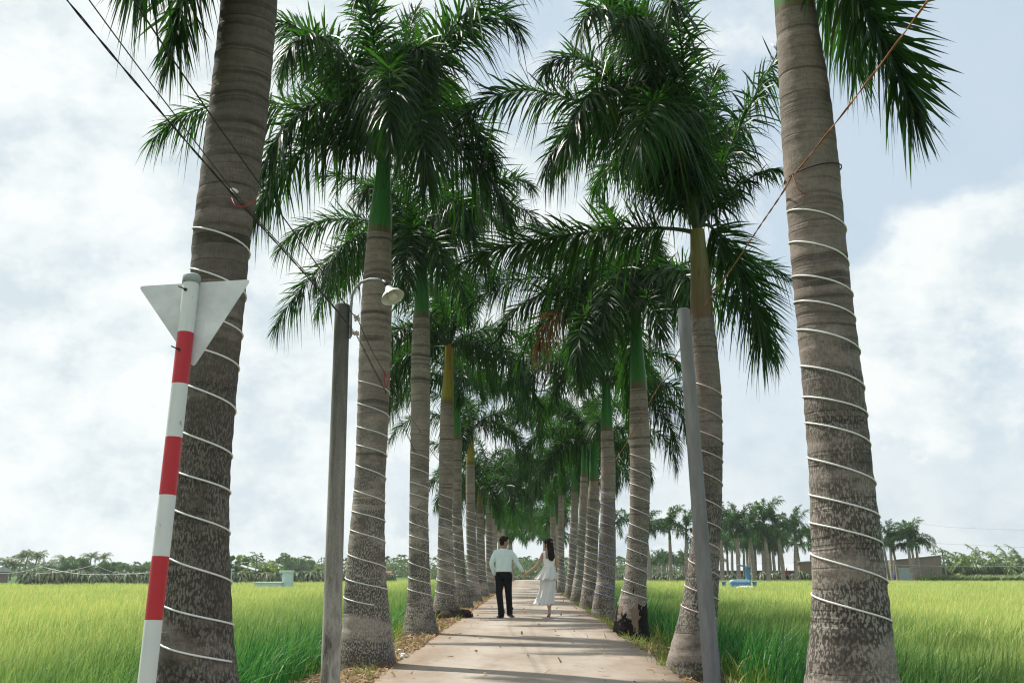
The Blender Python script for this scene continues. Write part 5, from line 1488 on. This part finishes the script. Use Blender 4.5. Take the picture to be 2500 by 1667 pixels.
# dragon fruit hedges: one plant, many copies
def dragon_mesh(seed):
    rng = np.random.default_rng(seed); Vs, Qs, rs = [], [], []; b = 0
    for i in range(64):
        a = rng.uniform(0, 6.283); L = rng.uniform(0.5, 1.0); el = rng.uniform(0.35, 1.3)
        t = np.linspace(0, 1, 7); out = 0.05 + L * 0.62 * t * math.cos(el * 0.5); z = rng.uniform(0.45, 0.98) + L * (math.sin(el) * t * 0.6 - 0.8 * t * t)
        y = np.stack([out * math.cos(a), out * math.sin(a), np.maximum(z, 0.02)], -1)
        w = 0.055 * rng.uniform(0.7, 1.3) * np.interp(t, [0, .2, .9, 1], [.7, 1, .9, .2])
        s1 = np.array([-math.sin(a), math.cos(a), 0]); s2 = np.array([0, 0, 1.0])
        for s in (s1, s2):
            V = np.stack([y - s * w[:, None], y + s * w[:, None]], 1).reshape(-1, 3)
            q = (np.arange(6) * 2)[:, None] + np.array([0, 1, 3, 2]); Vs.append(V); Qs.append(q + b); b += len(V); rs.append(np.full(len(V), rng.random()))
    return mesh_np('stems', np.vstack(Vs), np.vstack(Qs), [M['cactus']], attrs={'rnd': np.concatenate(rs)})
DM = [dragon_mesh(i) for i in range(4)]
PM = MB().tube([(0, 0, 0), (0, 0, 1.0)], [0.06, 0.05], 8).mesh('post', simple('pale_post', (0.5, 0.48, 0.43), None, 6, 0.8))
def dragon(x, y, s, label, group, i):
    root = empty('dragon_fruit_plant', (x, y, -0.36), random.uniform(0, 6.28)); root.scale = (s, s, s * random.uniform(0.9, 1.1))
    tag(root, label, 'cactus', group); link('post', PM, root); link('stems', DM[i % 4], root)
for i in range(60):
    f = i / 59; x = -37 + 24.0 * f; y = 74 + 23 * f
    dragon(x + random.uniform(-.2, .2), y + random.uniform(-.5, .5), random.uniform(1.1, 1.35), 'dragon fruit plant in the thick hedge beyond the paddy at the road-sign side', 'dragon fruit hedge on the road-sign side', i)
for i in range(44):
    x = 5.5 + i * 0.62
    dragon(x + random.uniform(-.15, .15), 106 + random.uniform(-1, 1), random.uniform(0.95, 1.2), 'dragon fruit plant in the row at the feet of the far palms', 'dragon fruit row under the far palms', i)
for i in range(40):
    x = -11.5 + i * 0.47
    if -1.9 < x < 1.9: y = 121
    else: y = 118
    dragon(x + random.uniform(-.1, .1), y + random.uniform(-1, 1), random.uniform(0.7, 0.85), 'small dragon fruit plant on a pale post across the end of the path', 'dragon fruit posts at the path end', i)

# trellis poles and lines on the left
def stake(px0, py0, px1, py1, Y, label, r=0.035, mat='galv', name='trellis_pole', group=None):
    a, t = P(px1, py1, Y), P(px0, py0, Y)
    a.z = min(a.z, -0.3) if py1 > 1395 else a.z
    o = MB().tube([Vector((0, 0, 0)), t - a], [r, r * 0.8], 10).build(name, M[mat], None, a)
    return tag(o, label, 'pole', group)
stake(235, 1345, 228, 1417, 72, 'taller grey pole standing in the dragon fruit hedge')
stake(108, 1358, 99, 1417, 74, 'shorter slanting grey pole in the dragon fruit hedge')
a1, a2 = P(231, 1378, 72), P(103, 1383, 74)
cable([P(-40, 1400, 74), P(40, 1397, 74), a2], 0.02, M['wire_white'], 'trellis_line', 'pale line rising from the frame edge to the slanting pole', 'line')
cable([a2, P(160, 1396, 73), P(225, 1402, 72), P(330, 1400, 72), P(400, 1394, 72)], 0.024, M['wire_white'], 'trellis_line', 'pale line sagging from the slanting pole past the taller pole', 'line')
cable([P(90, 1400, 73), P(170, 1393, 73), a1], 0.022, M['wire_white'], 'trellis_line', 'pale line climbing to the taller pole from the hedge', 'line')
cable([a1, P(280, 1397, 72), P(340, 1400, 72)], 0.016, M['wire_white'], 'trellis_line', 'pale line falling from the taller pole toward the dark trunk', 'line')
stake(2141, 1247, 2173, 1409, 103, 'tall leaning pale pole beside the thick speckled trunk', 0.13, 'pole_concrete', 'utility_pole')
stake(2299, 1340, 2313, 1409, 102, 'brown leaning post in front of the low coconut palms', 0.09, 'pole_wood', 'utility_pole')
cable([P(2150, 1275, 103), P(2240, 1277, 104), P(2330, 1287, 106), P(2560, 1296, 110)], 0.008, M['galv'], 'power_cable', 'upper thin wire crossing the far palm clump', 'cable')
cable([P(2155, 1315, 103), P(2240, 1322, 104), P(2330, 1328, 106), P(2560, 1338, 110)], 0.009, M['galv'], 'power_cable', 'lower thin wire over the low coconut palms', 'cable')
cable([P(2165, 1378, 103), P(2305, 1381, 102), P(2560, 1382, 102)], 0.014, M['wire_white'], 'fence_wire', 'pale wire strung between the leaning posts', 'wire')

# hedge of palm leaves along the right
def low_hedge():
    N = 9000; x0, x1 = P(2240, 1405, 102).x, P(2600, 1405, 102).x
    x = RNG.uniform(x0, x1, N); y = 102 + RNG.normal(0, 0.4, N)
    base = np.stack([x, y, np.full(N, -0.36)], -1)
    me = blades(base, RNG.uniform(0.75, 1.3, N), np.full(N, 0.09), RNG.normal(0.2, 0.7, N), RNG.uniform(0.1, 0.6, N), RNG.uniform(0.2, 0.9, N), 'hedge', M['coco'])
    tag(link('hedge', me), 'low grey-green leafy hedge in front of the low coconut palms', 'hedge')
low_hedge()

# coconut palms
def coco_crown(seed, n=15, L=3.2, wind=0.5, up=1.0):
    rng = np.random.default_rng(seed); Vs, Qs, ms, rs = [], [], [], []; b = 0
    for i in range(n):
        el = rng.uniform(0.0, 1.35) * up; V, Q, mi, rnd = frond_mesh(rachis_generic(0, el, L * rng.uniform(.8, 1.1), R(rng.uniform(55, 95)), rng.uniform(-.3, .3), n=14), seed=seed * 50 + i, per=30, width=0.13, lf=0.8, rb=0.05, plume=0.3, droopk=0.7)
        a = i * 2.39996 + rng.normal(0, .2); m = np.array(Matrix.Rotation(a, 3, 'Z')); W = V @ m.T
        h = np.linalg.norm(W[:, :2], axis=1); W[:, 0] -= wind * 0.09 * h ** 2
        Vs.append(W); Qs.append(Q + b); ms.append(mi); rs.append(rnd); b += len(V)
    return mesh_np('crown', np.vstack(Vs), np.vstack(Qs), [M['coco'], M['rachis']], matidx=np.concatenate(ms), attrs={'rnd': np.concatenate(rs)})
CC = [coco_crown(i) for i in range(4)]
CLOW = [coco_crown(20 + i, 13, 3.6, 0.45, 1.1) for i in range(3)]
def ctrunk(h):
    zz = np.linspace(0, h, 24)
    return lathe_path(np.stack([0.35 * (zz / h) ** 2, 0 * zz, zz], -1), np.interp(zz / h, [0, .1, 1], [.22, .15, .1]), zz, 10, M['bark_far'], 'trunk')
def coconut(x, y, h, s, i, label, group, low=False):
    root = empty('coconut_palm', (x, y, -0.36), random.uniform(-.5, .5)); tag(root, label, 'palm tree', group)
    link('trunk', ctrunk(h), root)
    c = link('crown', (CLOW if low else CC)[i % 3], root, (0.35, 0, h)); c.rotation_euler = (0, 0, random.uniform(-.6, .6)); c.scale = (s, s, s)
ll = ['tall wind-bent coconut palm over the pale-roofed house', 'coconut palm between the house and the twin tall palms', 'first of the twin tall coconut palms at the slanting pole', 'second of the twin tall coconut palms at the slanting pole', 'lone tall coconut palm just past the slanting pole',
      'low coconut palm between the two trellis poles', 'tall coconut palm left of the round dark trees', 'coconut palm top showing above the round dark trees', 'coconut palm behind the taller trellis pole']
for i, (px, ty, Y) in enumerate(((10, 1368, 150), (28, 1372, 150), (50, 1352, 160), (64, 1349, 165), (87, 1352, 160), (112, 1376, 150), (150, 1362, 165), (220, 1354, 190), (250, 1356, 190))):
    p = P(px, ty, Y); coconut(p.x, Y, p.z + 0.36 - 0.5, 0.62, i, ll[i], 'coconut palms beyond the hedge on the road-sign side')
lr = ['low coconut palm nearest the brown building', 'low coconut palm behind the brown leaning post', 'second low coconut palm past the leaning post', 'third low coconut palm past the leaning post, paler', 'fourth low coconut palm past the leaning post', 'bushy low coconut palm near the frame edge', 'outermost low coconut palm at the frame edge', 'low coconut palm half out of the frame']
for i, (px, Y) in enumerate(((2290, 120), (2318, 112), (2345, 120), (2372, 113), (2402, 121), (2432, 113), (2462, 119), (2492, 112))):
    coconut(P(px, 1400, Y).x, Y, random.uniform(0.5, 1.3), random.uniform(1.05, 1.3), i, lr[i], 'low coconut palms behind the leafy hedge', True)

# broadleaf trees
def leaf_cloud(clumps, per, size, seed, mat):
    rng = np.random.default_rng(seed); c = []
    for (x, y, z, r) in clumps:
        d = rng.normal(0, 1, (per, 3)); d /= np.linalg.norm(d, axis=1)[:, None]
        c.append(np.array([x, y, z]) + d * (r * rng.uniform(0.35, 1.05, per) ** 0.6)[:, None] * np.array([1, 1, 0.8]))
    c = np.vstack(c); N = len(c)
    u = rng.normal(0, 1, (N, 3)); u[:, 2] -= 0.3; u /= np.linalg.norm(u, axis=1)[:, None]
    v = np.cross(u, rng.normal(0, 1, (N, 3))); v /= np.linalg.norm(v, axis=1)[:, None]
    s = size * rng.uniform(0.6, 1.3, N)[:, None]
    V = np.stack([c - u * s, c - v * s * .45, c + u * s, c + v * s * .45], 1)
    return mesh_np('crown', V.reshape(-1, 3), np.arange(N * 4).reshape(N, 4), [mat], attrs={'rnd': np.repeat(rng.random(N), 4)})
def tree(x, y, h, w, label, seed, mat='bush', name='broadleaf_tree', catg='tree', group=None, size=0.17, per=170, nclump=15):
    rng = np.random.default_rng(seed)
    root = empty(name, (x, y, -0.36)); tag(root, label, catg, group)
    b = MB(); th = h * 0.45
    b.tube([(0, 0, 0), (0.05, 0, th * .5), (0, 0.02, th)], [h * .035, h * .028, h * .02], 8)
    cl = []
    for k in range(nclump):
        a = rng.uniform(0, 6.283); r = w * 0.5 * math.sqrt(rng.random()) * 0.8; z = h * rng.uniform(0.35, 0.9)
        zz = 1 - abs(z / h - 0.58) * 1.1
        c = (r * math.cos(a) * zz, r * math.sin(a) * zz, z, w * rng.uniform(.12, .23))
        cl.append(c)
        if k % 2 == 0: b.tube([(0, 0, th * .8), (c[0] * .5, c[1] * .5, (th + z) * .5), c[:3]], [h * .014, h * .01, h * .004], 5)
    b.build('trunk', M['bark_far'], root)
    link('crown', leaf_cloud(cl, per, size, seed, M[mat]), root)
TL = [(185, 1358, 170, 5.2, 'broad round dark tree by the taller trellis pole', 'bush'), (200, 1362, 165, 4.6, 'rounded tree just behind the taller trellis pole', 'bush'), (165, 1370, 160, 3.2, 'small green tree left of the round dark tree', 'bush'), (262, 1372, 165, 3.6, 'bushy tree right of the taller trellis pole', 'bush'),
      (285, 1372, 170, 3.2, 'bushy tree nearer the dark trunk, beyond the hedge', 'bush'), (305, 1378, 165, 3.0, 'low dense bush tree beyond the hedge', 'bush'), (345, 1380, 170, 4.0, 'pale tree just beside the striped post', 'bush'), (372, 1376, 180, 4.4, 'tree right behind the striped post', 'bush'),
      (566, 1352, 105, 2.3, 'dark leafy tree beside the dark trunk, at the open shelter', 'bush'), (592, 1352, 110, 2.2, 'thin pale-leaved tree over the open shelter', 'bush_light'), (700, 1350, 190, 5.0, 'tall rounded tree behind the teal tomb', 'bush'), (728, 1362, 200, 5.0, 'grey-green tree between the tomb and the lamp post', 'bush'), (757, 1368, 210, 5.0, 'hazy tree next to the lamp post', 'bush'),
      (645, 1368, 200, 5.5, 'feathery tree above the vine-covered bank', 'bush_light'), (1245, 1372, 230, 7, 'hazy tree at the path end just right of the man', 'bush'), (1282, 1366, 240, 8, 'hazy round tree at the path end between the couple', 'bush'), (1310, 1372, 230, 7, 'hazy tree at the path end left of the woman', 'bush')]
for i, (px, ty, Y, w, l, mt) in enumerate(TL):
    p = P(px, ty, Y); tree(p.x, Y, p.z + 0.36, w, l, 40 + i, mt, group='broadleaf trees beyond the paddies', size=0.2 if Y > 140 else 0.12)
BL = [(655, 1386, 100, 2.4, 'yellow-green vine-covered bush left of the teal tomb', 'bush_light'), (672, 1388, 102, 2.2, 'second vine-covered bush close behind the teal tomb', 'bush_light'), (640, 1396, 100, 1.6, 'dark low bush beside the leaning papaya stem', 'bush'), (699, 1382, 95, 1.1, 'small leafy bush rising right above the tomb cap', 'bush'), (775, 1383, 110, 1.2, 'round pale-green bush left of the lamp post', 'bush_light'), (596, 1386, 99, 1.3, 'yellowish bush in front of the open shelter', 'bush_light')]
for i, (px, ty, Y, w, l, mt) in enumerate(BL):
    p = P(px, ty, Y); tree(p.x, Y, p.z + 0.36, w, l, 80 + i, mt, 'bush', 'bush', 'bushes round the open shelter', 0.12, 130, 12)

def papaya(px, ty, bx, Y, label, seed):
    rng = np.random.default_rng(seed); t = P(px, ty, Y); b = P(bx, 1412, Y); root = empty('papaya_tree', (b.x, Y, -0.36)); tag(root, label, 'papaya tree')
    d = Vector((t.x - b.x, 0, t.z + 0.36 - 0.35))
    MB().tube([Vector((0, 0, 0)), d * .5 + Vector((.03, 0, 0)), d], [0.07, 0.055, 0.045], 8).build('trunk', M['bark_far'], root)
    Vs, Qs, rs = [], [], []; n = 0
    st = MB()
    for i in range(20):
        a = i * 2.4 + rng.normal(0, .2); el = rng.uniform(-.35, 1.1); L = rng.uniform(.5, .85)
        e = d + Vector((math.cos(a) * math.cos(el), math.sin(a) * math.cos(el), math.sin(el))) * L
        st.tube([d, (d + e) / 2 + Vector((0, 0, .05)), e], 0.012, 4)
        for k in range(8):      # fingered lobes
            b2 = a + (k - 3.5) * 0.62; dr = Vector((math.cos(b2), math.sin(b2), -0.55 + rng.normal(0, .2))).normalized(); sd = Vector((-math.sin(b2), math.cos(b2), rng.normal(0, .3))) * .075
            ll_ = rng.uniform(.28, .4)
            Vs += [e, e + dr * ll_ * .5 + sd, e + dr * ll_, e + dr * ll_ * .5 - sd]; Qs.append([n, n + 1, n + 2, n + 3]); rs += [rng.random()] * 4; n += 4
    st.build('leaf_stalks', M['rachis'], root)
    link('crown', mesh_np('crown', np.array([tuple(v) for v in Vs]), np.array(Qs), [M['bush']], attrs={'rnd': np.array(rs)}), root)
papaya(628, 1352, 620, 100, 'papaya tree with a thin leaning stem by the open shelter', 1)
papaya(606, 1360, 604, 104, 'younger papaya tree behind the leaning one', 2)
def shelter():
    Y = 106; p = P(604, 1405, Y); root = empty('shelter', (p.x, Y, -0.36)); tag(root, 'open-sided shelter with a sloping pale tin roof among the papaya trees', 'shelter')
    MB().box((-0.1, 0, 1.72), (3.6, 2.6, 0.07), 0, Matrix.Rotation(R(15), 3, 'Y')).build('roof', M['tin'], root)
    for x, y in ((-1.4, -1.0), (1.2, -1.0), (-1.4, 1.0), (1.2, 1.0)): MB().tube([(x, y, 0), (x, y, 1.68 - 0.268 * (x + .1))], 0.05, 8).build('post', M['bark_far'], root)
    b = MB(); b.box((0.1, 0.9, 0.6), (2.4, 0.08, 1.2)); b.build('back_wall', M['shade_dark'], root)  # dark sheet, shade under the roof put into its colour
    b = MB(); b.box((-0.9, -0.7, 0.55), (0.5, 0.06, 1.1)); b.build('wall_panel', M['tin'], root)
shelter()

# far groves that read as one mass
def grove(name, x0, x1, Y, h, n, seed, label, mat, depth=25):
    rng = np.random.default_rng(seed); Vs, Qs, rs = [], [], []; b = 0
    for i in range(n):
        x = rng.uniform(x0, x1); y = Y + rng.uniform(0, depth); hh = h * rng.uniform(0.55, 1.1)
        m = 90
        d = rng.normal(0, 1, (m, 3)); d /= np.linalg.norm(d, axis=1)[:, None]
        w = rng.uniform(1.2, 2.2)
        c = np.array([x, y, -0.3]) + np.stack([d[:, 0] * w, d[:, 1] * w, hh * (0.5 + 0.5 * d[:, 2])], -1)
        u = d * 0.6 + rng.normal(0, .6, (m, 3)); u /= np.linalg.norm(u, axis=1)[:, None]
        v = np.cross(u, rng.normal(0, 1, (m, 3))); v /= np.linalg.norm(v, axis=1)[:, None]
        s = rng.uniform(.22, .6, m)[:, None]
        V = np.stack([c - u * s, c - v * s * .3, c + u * s, c + v * s * .3], 1).reshape(-1, 3)
        Vs.append(V); Qs.append(np.arange(m * 4).reshape(m, 4) + b); b += m * 4; rs.append(np.repeat(rng.random(m), 4))
    # palm tops standing out of it
    for i in range(n // 4):
        me_x = rng.uniform(x0, x1); y = Y + rng.uniform(-2, depth); hh = h * rng.uniform(0.85, 1.2)
        for k in range(9):
            a = rng.uniform(0, 6.283); L = rng.uniform(1.2, 1.9); t = np.linspace(0, 1, 6); e = rng.uniform(.1, 1.2)
            px = me_x + L * t * math.cos(a) * math.cos(e * .6); py = y + L * t * math.sin(a) * math.cos(e * .6); pz = hh - .5 + L * (t * math.sin(e) - .8 * t * t)
            c = np.stack([px, py, pz], -1); w = .28 * np.interp(t, [0, .3, 1], [.4, 1, .1])[:, None]
            for s in (np.array([0, 0, 1.0]), np.array([-math.sin(a), math.cos(a), 0])):
                V = np.stack([c - s * w, c + s * w * .4], 1).reshape(-1, 3); Vs.append(V); Qs.append((np.arange(5) * 2)[:, None] + np.array([0, 1, 3, 2]) + b); b += 12; rs.append(np.full(12, rng.random()))
    me = mesh_np(name, np.vstack(Vs), np.vstack(Qs), [M[mat]], attrs={'rnd': np.concatenate(rs)})
    tag(link(name, me), label, 'trees', kind='stuff')
grove('distant_grove', -175, -50, 245, 3.1, 230, 1, 'low hazy tree line beyond the paddy at the road-sign side', 'bush')
grove('distant_grove', -50, 30, 215, 3.9, 190, 2, 'hazy coconut grove behind the wound trunks and the path end', 'coco')
grove('distant_grove', 10, 190, 230, 2.6, 240, 3, 'distant low tree line behind the far palm rows', 'bush')

# small white litter on the verge
for i, (px, py, Y, s, l) in enumerate(((987, 1590, 12.3, 0.05, 'crumpled white scrap on the verge by the thick ringed foot'), (976, 1573, 13.2, 0.035, 'smaller white scrap a little further along the same verge'))):
    p = P(px, py, Y); m = MB(); rng = np.random.default_rng(i)
    for k in range(7): m.ball(Vector(rng.normal(0, s * .6, 3)) * 0.8 + Vector((0, 0, s * .4)), (s * .9, s * .6, s * .4), rot=Matrix.Rotation(rng.uniform(0, 3), 3, 'Z'), nu=8, nv=6)
    o = m.build('litter_scrap', M['white'], None, (p.x, Y, gz(p.x) + 0.01)); tag(o, l, 'litter')

# ------------------------------------------------------------------ light and sky
SUN_AZ, SUN_EL = R(-54), R(54)          # bearing from +Y, towards the left
sd = Vector((math.sin(SUN_AZ) * math.cos(SUN_EL), math.cos(SUN_AZ) * math.cos(SUN_EL), math.sin(SUN_EL)))
sun = bpy.data.lights.new('sun', 'SUN'); sun.energy = 4.9; sun.angle = R(1.1); sun.color = (1.0, 0.95, 0.87)
so = bpy.data.objects.new('sun', sun); COL.objects.link(so); so.rotation_euler = (-sd).to_track_quat('-Z', 'Y').to_euler(); so.location = sd * 50

world = bpy.data.worlds.new('World'); scene.world = world; world.use_nodes = True
wt = world.node_tree; wt.nodes.clear()
class WT(NT):
    def __init__(s): s.t = wt
w = WT()
out = w.n('ShaderNodeOutputWorld'); bg = w.n('ShaderNodeBackground'); bg.inputs['Strength'].default_value = 0.1
sky = w.n('ShaderNodeTexSky', sky_type='NISHITA'); sky.sun_disc = False; sky.sun_elevation = SUN_EL; sky.sun_rotation = SUN_AZ
sky.air_density = 1.0; sky.dust_density = 2.0; sky.ozone_density = 1.0
tc = w.n('ShaderNodeTexCoord').outputs['Generated']
sep = w.n('ShaderNodeSeparateXYZ', ins={0: tc})
zc = w.math('MAXIMUM', sep.outputs[2], 0.0)
den = w.math('ADD', zc, 0.22)
cx = w.math('DIVIDE', sep.outputs[0], den); cy = w.math('DIVIDE', sep.outputs[1], den)
cv = w.n('ShaderNodeCombineXYZ', ins={'X': cx, 'Y': cy, 'Z': 0.37}).outputs[0]
n1 = w.noise(w.vmul(tc, (3.0, 3.0, 4.6)), 1, 10, 0.6)
n2 = w.noise(w.vmul(tc, (9.0, 9.0, 13.0)), 1, 10, 0.62)
# banks and gaps of the cover, by compass direction
bias = w.math('MULTIPLY', w.math('ADD', sep.outputs[0], 0.02), -0.34)
def bank(px, py, rad, amt):
    global bias
    d = (CR @ Vector(((px - 1250) / F, (833.5 - py) / F, -1.0))).normalized()
    dn = w.n('ShaderNodeVectorMath', operation='DOT_PRODUCT'); w.l(tc, dn.inputs[0]); dn.inputs[1].default_value = d
    m = w.ramp(dn.outputs['Value'], [(math.cos(R(rad)), 0), (math.cos(R(rad * 0.35)), 1)], 'EASE')
    bias = w.math('ADD', bias, w.math('MULTIPLY', m, amt))
for b_ in ((2480, 560, 5.0, 0.24), (2380, 520, 2.6, 0.08), (2150, 680, 4.5, 0.12), (2330, 300, 5.5, -0.2), (2080, 500, 4, -0.1), (2450, 100, 6, -0.1), (2300, 830, 8, 0.12), (1270, 130, 3, -0.12), (1420, 330, 6, 0.12), (1800, 1050, 6, -0.12), (300, 640, 4, -0.1), (900, 1150, 6, -0.1)): bank(*b_)
cov = w.math('ADD', w.math('ADD', w.math('MULTIPLY', n1, 0.58), w.math('MULTIPLY', n2, 0.42)), bias)
mask = w.ramp(cov, [(0.36, 0.1), (0.425, 0.5), (0.475, 0.92), (0.56, 1.0)])
hz = w.ramp(zc, [(0.0, 1.0), (0.12, 0.75), (0.35, 0.0)])
mask = w.math('MAXIMUM', mask, w.math('MULTIPLY', hz, 0.72))
shade = w.ramp(n2, [(0.37, (5.2, 5.95, 6.35)), (0.48, (6.45, 7.0, 7.15)), (0.58, (7.3, 7.6, 7.55))])
skyc = w.mix(0.8, sky.outputs[0], (4.75, 5.7, 6.5))
w.l(w.mix(mask, skyc, shade), bg.inputs['Color']); w.l(bg.outputs[0], out.inputs['Surface'])

hz_m = bpy.data.materials.new('haze_air'); hz_m.use_nodes = True; hz_m.node_tree.nodes.clear()
_o = hz_m.node_tree.nodes.new('ShaderNodeOutputMaterial'); _v = hz_m.node_tree.nodes.new('ShaderNodeVolumePrincipled')
_v.inputs['Color'].default_value = (0.92, 0.96, 0.98, 1); _v.inputs['Density'].default_value = 0.0004; _v.inputs['Anisotropy'].default_value = 0.3
hz_m.node_tree.links.new(_v.outputs[0], _o.inputs['Volume'])
tag(MB().box((0, 180, 13.5), (700, 420, 30)).build('haze', hz_m), kind='stuff')
scene.view_settings.view_transform = 'Standard'; scene.view_settings.look = 'None'
scene.view_settings.exposure = 0.4; scene.view_settings.gamma = 1.0
scene.render.engine = 'CYCLES'
scene.cycles.max_bounces = 6; scene.cycles.transparent_max_bounces = 8
scene.cycles.use_denoising = True
scene.cycles.filter_width = 1.15
